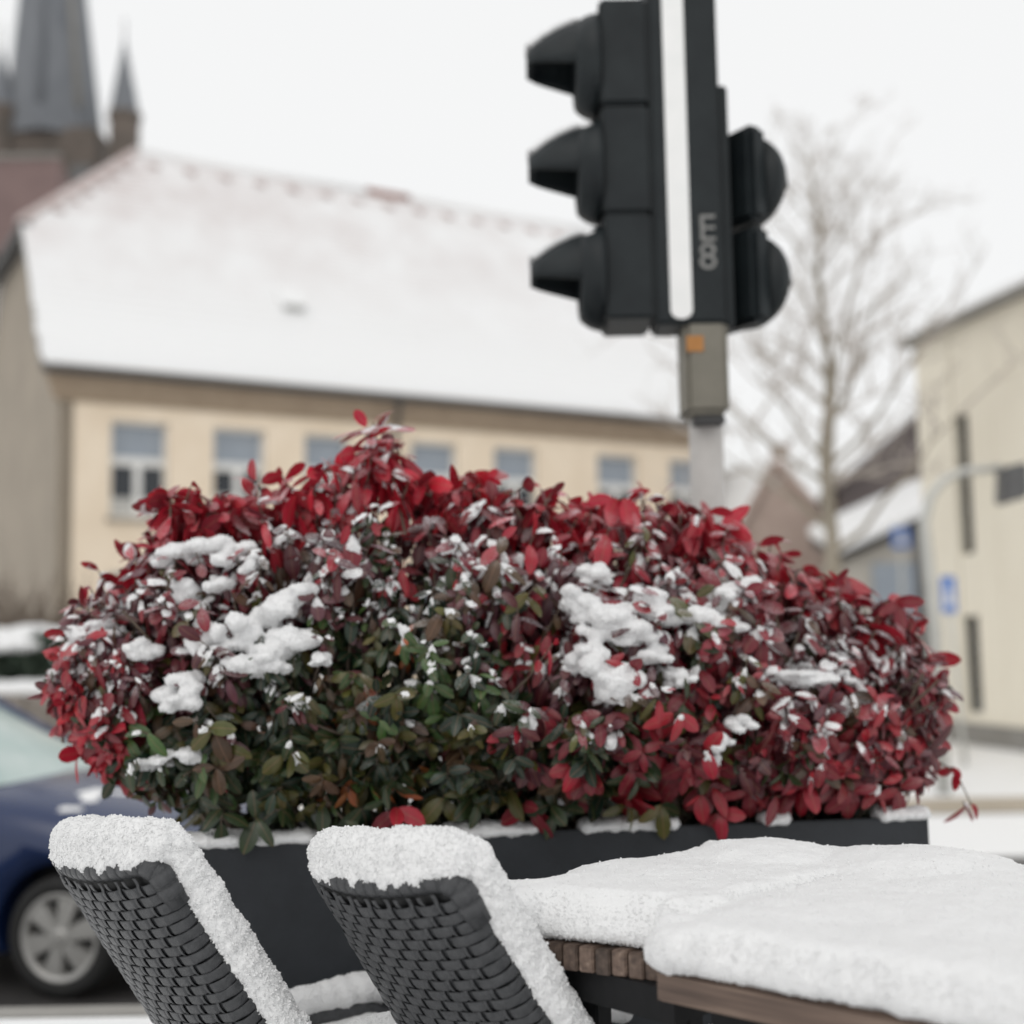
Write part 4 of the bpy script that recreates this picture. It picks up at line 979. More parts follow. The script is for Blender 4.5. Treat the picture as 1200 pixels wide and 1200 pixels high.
# upright red shoots that break the outline
for px, py, n in ((437, 495, 12), (446, 502, 10), (428, 508, 9), (437, 505, 11), (428, 525, 9), (455, 530, 10), (418, 540, 8), (545, 560, 6), (330, 568, 7), (362, 570, 7), (300, 585, 6), (270, 585, 6), (205, 597, 6), (185, 600, 6), (150, 640, 6), (115, 668, 6), (735, 588, 6), (770, 590, 6), (815, 598, 7), (830, 600, 6), (890, 640, 6), (915, 650, 6), (985, 690, 6), (1040, 708, 6), (1072, 716, 7), (78, 742, 6), (72, 850, 7), (85, 880, 6), (1086, 770, 7), (1084, 795, 6), (640, 585, 6), (680, 590, 6), (505, 560, 7)):
    p = np.array(at_pl(px, py, O3 - n3 * rs.uniform(0, .1), PN)); side = np.clip((px - 580) / 520., -1, 1)
    add_shoot(p, t3 * side * .8 + np.array([0, 0, .9 if py < 740 else .15]) + rs.normal(size=3) * .2, n, .070, 'vivid' if rs.random() < .7 else 'bright', .014, .95)
CT = [(150, 618), (180, 585), (225, 572), (270, 566), (330, 552), (385, 548), (412, 515), (438, 500), (466, 515), (500, 546), (550, 546), (600, 562), (660, 580), (740, 574), (830, 588), (880, 628), (940, 662), (1000, 686), (1060, 704)]
for k in range(150):
    px = rs.uniform(150, 1060); py = np.interp(px, *zip(*CT)) + rs.uniform(0, 40) + 6 * math.sin(px * .055) + 5 * math.sin(px * .13); p = np.array(at_pl(px, py, O3 - n3 * rs.uniform(-.06, .14), PN)); side = np.clip((px - 580) / 520., -1, 1)
    add_shoot(p, t3 * side * .5 + np.array([0, 0, .8]) + rs.normal(size=3) * .45, int(rs.integers(5, 10)), rs.uniform(.056, .076), ('vivid', 'bright', 'vivid', 'crimson', 'bright')[rs.integers(0, 5)], rs.uniform(.011, .017), .97, .06)
# low leaves just above the soil
for k in range(190):
    a = rs.uniform(.03, PLEN - .03); p = O3 + t3 * a + n3 * rs.uniform(-.16, .2) + np.array([0, 0, rs.uniform(.80, .98)])
    add_shoot(p, rs.normal(size=3) * .6 + np.array([0, 0, .5]) - n3 * .3, 7, rs.uniform(.045, .065), ('dark', 'green', 'dark', 'olive')[rs.integers(0, 4)], .014, .1, .06)
# the loose twig drooping beyond the right end
tw = [np.array(at_pl(px, py, O3 - n3 * .1, PN)) for px, py in ((1060, 880), (1095, 890), (1120, 905), (1138, 942))]
stems.tube(tw, [.004, .003, .0025, .0015], 5)
for p in tw[1:]:
    add_shoot(p, np.array([.6, 0, -.6]) + rs.normal(size=3) * .2, 3, .052, 'vivid', .01, .2, .02)
# leaves hanging over the planter front
for px, py in ((645, 955), (655, 960), (740, 960), (465, 958), (520, 945), (820, 945), (835, 935), (945, 925), (1035, 930), (960, 915), (300, 970), (330, 960), (845, 965), (980, 900), (705, 935), (590, 940), (260, 960), (380, 955), (425, 960), (560, 950), (615, 955), (690, 950), (775, 955), (880, 940), (915, 945), (1000, 940), (1055, 935)):
    p = np.array(at_pl(px, py - 12, np.array(PLv) - n3 * .03, PN)); key = 'bright' if px in (465, 820, 835, 945, 1035, 960, 845, 980) else ('olive' if px in (740, 520, 590, 380, 775) else ('crimson' if px in (880, 915, 1000, 1055, 615) else 'green'))
    add_shoot(p, -n3 * .8 + np.array([0, 0, .15]) + rs.normal(size=3) * .3, 4, .064, key, .012, .1)

LB_ = np.array(LB_); LX = np.array(LX); LN = np.array(LN); LY = np.cross(LN, LX); LL = np.array(LL); LVAR = np.array(LVAR); LCOL = np.array(LCOL); LZF = np.array(LZF)
ROT = np.stack([LX, LY, LN], axis=2)          # columns
CEN = LB_ + LX * LL[:, None] * .5
NL = len(LL)
q = CEN - O3; ga = np.floor((q @ t3) / .035).astype(int); gb = np.floor((q @ n3) / .035).astype(int); key = ga * 1000 + gb
o_ = np.lexsort((-CEN[:, 2], key)); f_ = np.ones(NL, bool); f_[1:] = key[o_][1:] != key[o_][:-1]; grp = np.cumsum(f_) - 1; topz_ = CEN[o_[f_], 2][grp]
zt_all = np.empty(NL); zt_all[o_] = topz_
DUST = np.clip(1 - (zt_all - CEN[:, 2]) / .22, .04, 1)      # sheltered leaves stay clean
# the 300 leaves that show largest become single objects
lpx, lpy, ld_ = project(CEN); area = (LL / ld_) ** 2 * np.abs(np.einsum('ij,ij->i', LN, (CEN - np.array([0, 0, CAM_Z])) / ld_[:, None]))
cell = (lpx // 11).astype(int) * 1000 + (lpy // 11).astype(int); order = np.lexsort((ld_, cell)); first = np.ones(NL, bool); first[1:] = cell[order][1:] != cell[order][:-1]
vis = order[first]; vis = vis[np.argsort(-area[vis])]; single = np.zeros(NL, bool); single[vis[:300]] = True

def leaf_mat():
    m, nt, N, L, b = new_mat('leaf')
    ca = N.new('ShaderNodeAttribute'); ca.attribute_name = 'Col'; ra = N.new('ShaderNodeAttribute'); ra.attribute_name = 'rib'
    tc = N.new('ShaderNodeTexCoord'); geo = N.new('ShaderNodeNewGeometry'); oi = N.new('ShaderNodeObjectInfo')
    # blotches
    nz = N.new('ShaderNodeTexNoise'); nz.inputs['Scale'].default_value = 55; nz.inputs['Detail'].default_value = 4; L.new(geo.outputs['Position'], nz.inputs['Vector'])
    hs = N.new('ShaderNodeHueSaturation'); mr = N.new('ShaderNodeMapRange'); mr.inputs[3].default_value = .7; mr.inputs[4].default_value = 1.35
    L.new(nz.outputs[0], mr.inputs[0]); L.new(mr.outputs[0], hs.inputs['Value']); L.new(ca.outputs['Color'], hs.inputs['Color'])
    # midrib
    rr = ramp(N, [(0.03, (1, 1, 1)), (0.10, (0, 0, 0))]); L.new(ra.outputs['Fac'], rr.inputs[0])
    mm = N.new('ShaderNodeMath'); mm.operation = 'MULTIPLY'; mm.inputs[1].default_value = .4; L.new(rr.outputs[0], mm.inputs[0])
    mx = N.new('ShaderNodeMix'); mx.data_type = 'RGBA'; L.new(mm.outputs[0], mx.inputs[0]); L.new(hs.outputs[0], mx.inputs[6]); mx.inputs[7].default_value = (.30, .16, .10, 1)
    # dusting of snow on faces turned up
    sx = N.new('ShaderNodeSeparateXYZ'); L.new(geo.outputs['Normal'], sx.inputs[0])
    n2 = N.new('ShaderNodeTexNoise'); n2.inputs['Scale'].default_value = 240; n2.inputs['Detail'].default_value = 3; L.new(geo.outputs['Position'], n2.inputs['Vector'])
    n3_ = N.new('ShaderNodeTexNoise'); n3_.inputs['Scale'].default_value = 14; n3_.inputs['Detail'].default_value = 2; L.new(geo.outputs['Position'], n3_.inputs['Vector'])
    up = N.new('ShaderNodeMapRange'); up.inputs[1].default_value = .25; up.inputs[2].default_value = .95; L.new(sx.outputs[2], up.inputs[0])
    fr = ramp(N, [(.42, (0, 0, 0)), (.60, (1, 1, 1))]); L.new(n2.outputs[0], fr.inputs[0])
    f3 = ramp(N, [(.40, (.12, .12, .12)), (.60, (1, 1, 1))]); L.new(n3_.outputs[0], f3.inputs[0])
    m1 = N.new('ShaderNodeMath'); m1.operation = 'MULTIPLY'; L.new(up.outputs[0], m1.inputs[0]); L.new(fr.outputs[0], m1.inputs[1])
    m2 = N.new('ShaderNodeMath'); m2.operation = 'MULTIPLY'; L.new(m1.outputs[0], m2.inputs[0]); L.new(f3.outputs[0], m2.inputs[1])
    my = N.new('ShaderNodeMix'); my.data_type = 'RGBA'; da = N.new('ShaderNodeAttribute'); da.attribute_name = 'dust'; m4 = N.new('ShaderNodeMath'); m4.operation = 'MULTIPLY'; L.new(m2.outputs[0], m4.inputs[0]); L.new(da.outputs['Fac'], m4.inputs[1]); L.new(m4.outputs[0], my.inputs[0]); L.new(mx.outputs[2], my.inputs[6]); my.inputs[7].default_value = (.8, .8, .82, 1)
    L.new(my.outputs[2], b.inputs['Base Color']); b.inputs['Roughness'].default_value = .32; b.inputs['Specular IOR Level'].default_value = .5
    # a little light passes through the blade
    tr = N.new('ShaderNodeBsdfTranslucent'); L.new(hs.outputs[0], tr.inputs[0]); ms = N.new('ShaderNodeMixShader'); ms.inputs[0].default_value = .18
    out = N['Material Output'] if 'Material Output' in N else N.get('Material Output')
    L.new(b.outputs[0], ms.inputs[1]); L.new(tr.outputs[0], ms.inputs[2]); L.new(ms.outputs[0], out.inputs[0])
    bp = N.new('ShaderNodeBump'); bp.inputs['Strength'].default_value = .25; bp.inputs['Distance'].default_value = .002; L.new(n2.outputs[0], bp.inputs['Height']); L.new(bp.outputs[0], b.inputs['Normal'])
leaf_mat()
def leaf_mesh(name, idx):
    Vs, Fs, Cs, Rs, Ds = [], [], [], [], []; off = 0
    for v in range(4):
        ii = idx[LVAR[idx] == v]
        if not len(ii): continue
        V0, F0, r0 = VAR[v]; V0 = V0 * np.array([1, 1.0, 1])
        wv = .66 + .5 * np.random.default_rng(v).random(len(ii))
        W = np.einsum('nij,nkj->nki', ROT[ii], V0[None] * np.stack([np.ones(len(ii)), wv, np.ones(len(ii))], 1)[:, None, :]) * LL[ii][:, None, None] + LB_[ii][:, None]
        Vs.append(W.reshape(-1, 3)); Fs.append((F0[None] + off + len(V0) * np.arange(len(ii))[:, None, None]).reshape(-1, 3)); off += len(V0) * len(ii)
        Cs.append(np.repeat(LCOL[ii], len(V0), 0)); Rs.append(np.tile(r0, len(ii))); Ds.append(np.repeat(DUST[ii], len(V0)))
    me = np_mesh(name, np.vstack(Vs), np.vstack(Fs)); Cc = np.vstack(Cs)
    ca = me.color_attributes.new('Col', 'FLOAT_COLOR', 'POINT'); ca.data.foreach_set('color', np.hstack([Cc, np.ones((len(Cc), 1))]).astype(np.float32).ravel())
    ra = me.attributes.new('rib', 'FLOAT', 'POINT'); ra.data.foreach_set('value', np.concatenate(Rs).astype(np.float32))
    da = me.attributes.new('dust', 'FLOAT', 'POINT'); da.data.foreach_set('value', np.concatenate(Ds).astype(np.float32))
    return me
shrub = empty('shrub', (float((O3 + t3 * AC)[0]), float((O3 + t3 * AC)[1]), .735)); tag(shrub, 'large snow-dusted shrub with red tips and green leaves in the planter', 'shrub')
SH = Matrix.Translation(-Vector(shrub.location))
me = leaf_mesh('foliage', np.where(~single)[0]); me.transform(SH); fo = link_mesh('foliage', me, 'leaf', shrub, True); fo['kind'] = 'stuff'
# single leaves share a few meshes
pool = {}
keys = list(PAL); pal = np.array([PAL[k] for k in keys])
for i in np.where(single)[0]:
    ck = int(np.argmin(np.linalg.norm(np.sqrt(pal) - np.sqrt(LCOL[i]), axis=1))); k = (int(LVAR[i]), ck, int(DUST[i] * 3.99))
    if k not in pool:
        V0, F0, r0 = VAR[k[0]]; mm_ = np_mesh('leaf', V0, F0)
        ca = mm_.color_attributes.new('Col', 'FLOAT_COLOR', 'POINT'); ca.data.foreach_set('color', np.tile(np.array([*pal[ck], 1], np.float32), len(V0)))
        ra = mm_.attributes.new('rib', 'FLOAT', 'POINT'); ra.data.foreach_set('value', r0.astype(np.float32)); da = mm_.attributes.new('dust', 'FLOAT', 'POINT'); da.data.foreach_set('value', np.full(len(V0), (k[2] + .3) / 3.4, np.float32)); mm_.materials.append(MATS['leaf']); mm_.polygons.foreach_set('use_smooth', [True] * len(F0)); pool[k] = mm_
    o = bpy.data.objects.new('leaf', pool[k]); COL.objects.link(o); o.parent = shrub
    M = np.eye(4); M[:3, :3] = ROT[i] * LL[i]; M[:3, 3] = LB_[i]; o.matrix_local = SH @ Matrix(M.tolist())
# main branches
for k in range(70):
    a = rs.uniform(.05, PLEN - .05); b = O3 + t3 * a + n3 * rs.uniform(-.14, .14) + np.array([0, 0, .72]); a2 = np.clip(a + rs.normal() * .25 + (a - AC) * .35, A0_ + .1, A1_ - .1)
    e = O3 + t3 * a2 + n3 * rs.uniform(-.3, .3) + np.array([0, 0, zmid(a2) + (hi(a2) - zmid(a2)) * rs.uniform(.1, .7)]); mid = (b + e) / 2 + np.array([0, 0, .05]) + rs.normal(size=3) * .03
    stems.tube([b, mid, e], [.007, .0055, .003], 5, cap=False)
sm_ = stems.mesh('branches'); sm_.transform(SH); so = link_mesh('branches', sm_, 'twig', shrub, True); so['kind'] = 'stuff'

# snow lying on single leaves: only where nothing above shelters them
exposed = (zt_all - CEN[:, 2]) < .045
flat = LN[:, 2]; prob = np.clip((flat - .25) * 2.2, 0, 1) * np.where(LZF > .95, .10, np.where(LZF > .8, .55, 1.0))
# wind kept some places nearly clear
wv = np.array([mnoise.noise(Vector(c * 5.0)) for c in CEN]); prob *= np.clip(.85 + wv * 1.1, .15, 1)
lo_exp = ((zt_all - CEN[:, 2]) < .20) & (rs.random(NL) < .75)
hasc = (exposed | lo_exp) & (rs.random(NL) < prob) & (flat > .36)
Vs, Fs, off = [], [], 0
for v in range(4):
    for CP, sel in ((CAPS, hasc & (LVAR == v) & (LX[:, 2] > -.35)), (CAPS_S, hasc & (LVAR == v) & (LX[:, 2] <= -.35))):
        ii = np.where(sel)[0]
        if not len(ii): continue
        V0, F0 = CP[v]; thk = rs.uniform(.55, 1.5, len(ii))[:, None, None]
        base = V0[None].repeat(len(ii), 0); base[:, :, 2] = base[:, :, 2] + (thk[:, :, 0] - 1) * np.maximum(0, .10 * np.sin(np.linspace(0, math.pi, V0.shape[0]))[None])
        base = base * np.array([1, 1, 1]) + rs.normal(size=base.shape) * np.array([.02, .02, .016])
        sq = rs.uniform(.65, 1.1, len(ii)); base[:, :, 1] *= sq[:, None]; sx = rs.uniform(.65, 1.0, len(ii)); base[:, :, 0] *= sx[:, None]
        W = np.einsum('nij,nkj->nki', ROT[ii], base) * LL[ii][:, None, None] + LB_[ii][:, None]
        Vs.append(W.reshape(-1, 3)); Fs.append((F0[None] + off + len(V0) * np.arange(len(ii))[:, None, None]).reshape(-1, 3)); off += len(V0) * len(ii)
V, F = np.vstack(Vs), np.vstack(Fs)
GV, GF = grains_for(V, F, 34000, .0012, .0034)
me = np_mesh('leaf_snow', np.vstack([V, GV]), np.vstack([F, GF + len(V)])); o = link_mesh('leaf_snow', me, 'snow', None, True)
tag(o, 'small caps of snow lying on the single leaves of the planter shrub', 'snow', kind='stuff')
print('leaves', NL, 'caps', int(hasc.sum()))
# larger pillows of snow lodged in the shrub
CL = [(200, 648, 60, 22), (235, 640, 60, 28), (265, 650, 44, 30), (292, 655, 30, 26), (213, 692, 36, 38), (255, 682, 30, 26), (95, 745, 60, 24), (112, 736, 40, 20),
      (338, 700, 52, 34), (318, 716, 50, 34), (278, 735, 52, 42), (240, 746, 46, 50), (312, 762, 84, 42), (288, 782, 60, 40), (316, 782, 42, 24), (225, 757, 30, 30), (350, 745, 40, 26),
      (186, 815, 54, 34), (215, 800, 42, 34), (222, 826, 36, 24), (160, 765, 40, 28), (205, 885, 60, 14), (180, 897, 50, 13), (372, 770, 36, 18),
      (700, 670, 44, 24), (690, 706, 54, 38), (716, 722, 74, 40), (762, 712, 74, 34), (812, 720, 62, 30), (852, 726, 52, 24), (736, 738, 60, 30), (702, 744, 42, 30), (722, 802, 72, 46), (692, 780, 42, 38), (768, 768, 54, 30), (800, 792, 32, 24),
      (862, 690, 62, 28), (850, 703, 34, 24), (952, 800, 62, 18), (930, 792, 60, 15), (982, 790, 42, 18), (845, 868, 36, 24), (870, 850, 40, 22), (836, 895, 36, 36), (660, 940, 50, 20), (716, 872, 18, 26)]
bl = []
for px, py, w, h in CL:
    p = bush_hit(px, py); s_ = p[1] / FPX; rx, rz = w * s_ * .44, h * s_ * .42
    for j in range(6):
        dx, dz = (rs.random(2) - .5) * np.array([w, h]) * .9 if j else (0, 0); pp = p + np.array([dx * s_, .048 + rs.normal() * .02, dz * s_ - abs(dx) * s_ * .15]); k = rs.uniform(.42, .68) if j else .8
        bl.append((pp[0], pp[1], pp[2], rx * k * 1.05, rx * k, rz * k * 1.0))
so = snow_union('shrub_snow', bl, .0048, 7, ((0.05, .018), (0.016, .006), (0.007, .0045)), grains=24000, grain_r=(.0010, .0026)); tag(so, 'thick pillows of snow lodged among the red and green shrub leaves', 'snow', kind='stuff')
# snow along the planter rim
bl = []
for x0, x1 in ((218, 366), (528, 632), (690, 790), (905, 930), (1040, 1086)):
    for px in np.arange(x0, x1, 9):
        p = at_z(px, 990 - (px - 226) * .0383, RIM) + PN * .035; bl.append((p.x, p.y, RIM + .004, .022 * rs.uniform(.9, 1.3), .05, .020 * rs.uniform(.8, 1.2)))
so = snow_union('rim_snow', bl, .005, 3, ((0.05, .008), (0.016, .005)), grains=3000, grain_r=(.001, .0024)); tag(so, 'narrow line of snow along the rim of the anthracite planter', 'snow')

# =================================================================== TABLES
TZ = 0.75
Cb = at_z(766, 1137, TZ); Eb = at_z(1040, 1192, TZ); e1 = (Eb - Cb); e1.z = 0; e1.normalize(); e2 = Vector((-e1.y, e1.x, 0)); e2 = e2 if e2.y > 0 else -e2
tbB = empty('wooden_table', Cb + e1 * .6 + e2 * .4); tbB.location.z = 0; tbB.rotation_euler = (0, 0, math.atan2(e1.y, e1.x))
tag(tbB, 'snow-covered wooden garden table with brown board edge in the right foreground', 'table')
LBt, DBt = 1.25, .80
nb = 8; bw = DBt / nb
for i in range(nb):
    m = MB(); m.box(-LBt / 2, LBt / 2, -.022, .022, -.0225, .0225); o = m.build('plank', 'teak', tbB, bevel=.004); o.scale = (1, bw / .048, 1); o.location = (LBt / 2 - .6, -.4 + bw * (i + .5), TZ - .0225)
    o.scale = (1, 1, 1); me = o.data; me.transform(Matrix.Diagonal((1, (bw - .005) / .044, 1, 1)))
m = MB(); m.box(-.55, .6, -.33, .33, TZ - .085, TZ - .0455); m.build('apron', 'black_metal', tbB)
for x in (-.5, .55):
    for y in (-.3, .3):
        m = MB(); m.box(x - .025, x + .025, y - .025, y + .025, 0, TZ - .0855); m.build('leg', 'black_metal', tbB, bevel=.003)
# second table: narrow slats with their ends cut along the left front
Pa, Pb = at_z(622, 1103, TZ - .008), at_z(772, 1119, TZ - .008); ea = (Pb - Pa); ea.z = 0
tbA = empty('slatted_table', Pa + e2 * .35 + e1 * .15); tbA.location.z = 0; tbA.rotation_euler = (0, 0, math.atan2(e2.y, e2.x))
tag(tbA, 'snow-covered table showing the cut ends of narrow wooden slats behind the right chair', 'table')
# slats run along e2; spacing along e1
Minv = tbA.matrix_basis.inverted() if False else (Matrix.Translation(tbA.location) @ Matrix.Rotation(math.atan2(e2.y, e2.x), 4, 'Z')).inverted()
span = (Cb - Pa).dot(e1) - .012; sw = .0275; ns = int(span / sw); ea_n = ea.normalized()
for i in range(-3, ns):
    s0, s1 = i * sw, i * sw + sw - .0035
    def frontpt(s): return Pa + ea_n * (s / ea_n.dot(e1))
    m = MB(); pts = [Minv @ p for p in (frontpt(s0), frontpt(s1), frontpt(s1) + e2 * .70, frontpt(s0) + e2 * .70)]
    zt0 = TZ - .008 + random.uniform(-.0015, .0015)
    m.hexa([(p.x, p.y, zt0 - .040) for p in pts], [(p.x, p.y, zt0) for p in pts]); m.build('slat', 'teak', tbA, bevel=.002)
m = MB(); pts = [Minv @ (Pa + e1 * a + e2 * b) for a, b in ((.03, .05), (span - .01, -.02 + .05), (span - .01, .62), (.03, .66))]
m.hexa([(p.x, p.y, TZ - .10) for p in pts], [(p.x, p.y, TZ - .0495) for p in pts]); m.build('apron', 'black_metal', tbA)
for a, b in ((.05, .1), (span - .04, .1), (span - .04, .6), (.05, .6)):
    p = Minv @ (Pa + e1 * a + e2 * b); m = MB(); m.box(p.x - .02, p.x + .02, p.y - .02, p.y + .02, 0, TZ - .1005); m.build('leg', 'black_metal', tbA, bevel=.003)
# snow on the tables
rt = np.random.default_rng(77)
def blanket(name, corners, z0, thick, voxel, mounds, grains, keep):
    """corners: four points round the table top; a block inside, a soft rounded edge of lumps round it"""
    cs = [Vector(c) for c in corners]; mid = sum(cs, Vector()) / 4; bl = []
    def inset(d): return [c + (mid - c).normalized() * d * 1.4 for c in cs]
    for a, b in zip(cs, cs[1:] + cs[:1]):
        L = (b - a).length; inn = (mid - (a + b) / 2); tg = (b - a).normalized(); inn = (inn - tg * inn.dot(tg)).normalized()
        for d in np.arange(0, L, .014):
            p = a + tg * d
            for dd, zz, r_, rz in ((.018, .022, .024, .024), (.034, .034, .032, .034), (.060, .040, .040, thick - .038)):
                q = p + inn * (dd + rt.normal() * .003); bl.append((q.x, q.y, z0 + zz, r_, r_, rz * (1 + rt.normal() * .03)))
    for u, v, r_, h in mounds:
        p = cs[0] + (cs[1] - cs[0]) * u + (cs[3] - cs[0]) * v; bl.append((p.x, p.y, z0 + thick - .02, r_, r_, h + .02))
    I = inset(.045)
    return snow_union(name, bl, voxel, 14, ((0.16, .012), (0.05, .005), (0.016, .0032), (0.007, .0028)), grains=grains, grain_r=(.0009, .0024), keep=keep,
                      slabs=[([(p.x, p.y, z0 + .004) for p in I], [(p.x, p.y, z0 + thick) for p in I])])
near = lambda c, n: np.where(n[:, 2] > .8, .07, 1.0) * np.exp(-np.maximum(0, c[:, 1] - 1.7) * 1.5) * (c[:, 0] < c[:, 1] * .43)
cB = [Cb, Cb + e1 * LBt * .99, Cb + e1 * LBt * .99 + e2 * DBt, Cb + e2 * DBt]
so = blanket('table_snow', cB, TZ + .001, .070, .0062, ((.06, .85, .20, .022), (.25, .6, .3, .008), (.12, .3, .2, .006)), 30000, near)
tag(so, 'deep even snow blanket on the wooden table in the right foreground', 'snow')
fA = Pa + ea_n * ((span + .012) / ea_n.dot(e1))
PaL = Pa - ea_n * .085
cA = [PaL, fA + e2 * .02, fA + e2 * .70 + e1 * .08, PaL + e2 * .68]
so = blanket('table_snow', cA, TZ - .007, .080, .0058, ((.5, .75, .16, .022), (.3, .4, .16, .008)), 16000, near)
tag(so, 'deep snow blanket on the slatted table behind the right wicker chair', 'snow')

# =================================================================== WICKER CHAIRS
LEAN = R_(32); TOPZ = .875; W0, W1 = .37, .43; TT = .56; RR = .021
sL, cL = math.sin(LEAN), math.cos(LEAN)
def bpt(y, t, off):
    """point on the backrest: y across, t down from the top, off towards the rear"""
    w = (W0 + (W1 - W0) * t / TT) / 2
    bul = .030 * (1 - (y / w) ** 2) + off
    return Vector((sL * t - cL * bul, y, TOPZ - cL * t - sL * bul))
def ring_path(t, r, inner=.07, n=8):
    """(y, off, dy, doff) samples round the stadium section, from the front face round the near edge and the rear to the front face again"""
    w = (W0 + (W1 - W0) * t / TT) / 2; out = []
    for y in np.linspace(-(w - inner), -(w - r), 4)[:-1]: out.append((y, -r, 0, -1))
    for k in range(n + 1):
        a = -math.pi / 2 - math.pi * k / n; out.append((-(w - r) + r * math.cos(a), r * math.sin(a), math.cos(a), math.sin(a)))
    for y in np.linspace(-(w - r), w - r, 130)[1:-1]: out.append((y, r, 0, 1))
    for k in range(n + 1):
        a = math.pi / 2 - math.pi * k / n; out.append(((w - r) + r * math.cos(a), r * math.sin(a), math.cos(a), math.sin(a)))
    for y in np.linspace(w - r, w - inner, 4)[1:]: out.append((y, -r, 0, -1))
    return out
def fixed(out):
    # unit outward direction in (y, off)
    return out
PITCH = .0255; ROWP = .0208; AMP = .0021
def plate(x): return math.tanh(3.2 * (math.sin(x) + .40))
def strip_mesh(name, cps, half, widths=None, nrm=None, thick=.0018):
    """cps: list of (centre, across unit vector, outward unit vector)"""
    V, F = [], []
    for c, ac, ou in cps:
        V += [c - ac * half - ou * .0007, c - ac * half * .7 + ou * .0003, c + ou * .0005, c + ac * half * .7 + ou * .0003, c + ac * half - ou * .0007, c - ou * thick]
    k = 6
    for i in range(len(cps) - 1):
        for j in range(k): F.append((i * k + j, (i + 1) * k + j, (i + 1) * k + (j + 1) % k, i * k + (j + 1) % k))
    F += [tuple(range(k)), tuple(reversed(range((len(cps) - 1) * k, len(cps) * k)))]
    me = bpy.data.meshes.new(name); me.from_pydata(V, [], F); me.update(); return me
def make_chair(label):
    ch_ = empty('wicker_chair'); tag(ch_, label, 'chair', 'black wicker armchairs')
    # solid backrest core, coloured near black to deepen shade in the weave gaps
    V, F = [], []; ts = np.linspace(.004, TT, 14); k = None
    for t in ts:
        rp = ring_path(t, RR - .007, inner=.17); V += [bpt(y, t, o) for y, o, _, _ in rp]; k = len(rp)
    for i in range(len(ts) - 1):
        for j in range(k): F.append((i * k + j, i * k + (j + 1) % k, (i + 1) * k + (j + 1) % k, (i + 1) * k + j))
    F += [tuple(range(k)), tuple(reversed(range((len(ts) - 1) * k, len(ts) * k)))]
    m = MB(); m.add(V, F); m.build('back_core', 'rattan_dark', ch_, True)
    down = Vector((sL, 0, -cL)); rear = Vector((-cL, 0, -sL)); yy = Vector((0, 1, 0))
    rp_rng = random.Random(5)
    nrow = int((TT - .035) / ROWP)
    for row in range(nrow):
        t = .040 + ROWP * (row + .5) - ROWP * .5; cps = []; acc = 0; prev = None; jit = rp_rng.uniform(-.001, .001)
        for y, o, dy, do in ring_path(t, RR):
            p = bpt(y, t, o); 
            if prev is not None: acc += (p - prev).length
            prev = p; ou = (yy * dy + rear * do).normalized()
            ph = math.pi * (acc - .09) / PITCH + math.pi * row
            w = plate(ph + .0); tt = t + jit + .0006 * math.sin(acc * 60 + row)
            cps.append((bpt(y, tt, o) + ou * (AMP * w * (1.0 if abs(dy) < .3 else .5) + .002), down, ou))
        o_ = link_mesh('weave_band', strip_mesh('weave_band', cps, ROWP * .50), 'rattan', ch_, False)
        for p_ in o_.data.polygons: p_.use_smooth = True
    for k in range(-2, 20):
        cps = []; acc = .09 + (k + .5) * PITCH
        for i in range(int((TT - .012) / .0045)):
            t = .014 + i * .0045; wv = (W0 + (W1 - W0) * t / TT) / 2; y = acc - .049 - math.pi * RR - (wv - RR)
            if abs(y) > wv - RR * .8: continue
            sg = math.cos(math.pi * (t - .040) / ROWP) * (1 if k % 2 == 0 else -1)
            cps.append((bpt(y, t, RR) + rear * (.002 - AMP * .9 * math.tanh(1.8 * sg)), yy, rear))
        if len(cps) < 12: continue
        o_ = link_mesh('weave_stake', strip_mesh('weave_stake', cps, .0060), 'rattan', ch_)
        for p_ in o_.data.polygons: p_.use_smooth = True
    # top rail with rounded corners, wrapped with strips
    w = W0 / 2; cr = .035; path = [bpt(-w + .001, .09, -.002), bpt(-w + .001, .05, 0)]
    for k in range(7):
        a = math.pi + (-math.pi / 2) * k / 6; path.append(bpt(-w + cr + cr * math.cos(a), cr - cr * math.sin(a), 0))
    for y in np.linspace(-w + cr, w - cr, 12)[1:-1]: path.append(bpt(y, 0, 0))
    for k in range(7):
        a = math.pi / 2 - (math.pi / 2) * k / 6; path.append(bpt(w - cr + cr * math.cos(a), cr - cr * math.sin(a), 0))
    path += [bpt(w - .001, .05, 0), bpt(w - .001, .09, -.002)]
    m = MB(); m.tube(path, .0200, 12); m.build('top_rail', 'rattan', ch_, True)
    wr = MB(); wr.lathe([(.0198, -.0122), (.0216, -.0105), (.0220, 0), (.0216, .0105), (.0198, .0122)], 16, close=False); wme = wr.mesh('wrap_strip'); wme.polygons.foreach_set('use_smooth', [True] * len(wme.polygons))
    P_ = [Vector(p) for p in path]; cum = [0]
    for a, b in zip(P_, P_[1:]): cum.append(cum[-1] + (b - a).length)
    d = .03; i = 0
    while d < cum[-1] - .02:
        j = next(k for k in range(len(cum)) if cum[k] > d) - 1; f = (d - cum[j]) / (cum[j + 1] - cum[j]); c = P_[j].lerp(P_[j + 1], f); tg = (P_[j + 1] - P_[j]).normalized()
        o_ = link_mesh('wrap_strip', wme, 'rattan', ch_); o_.location = c; o_.rotation_euler = tg.to_track_quat('Z', 'Y').to_euler(); d += .0262; i += 1
    # arms running into the front legs
    AZ = .475
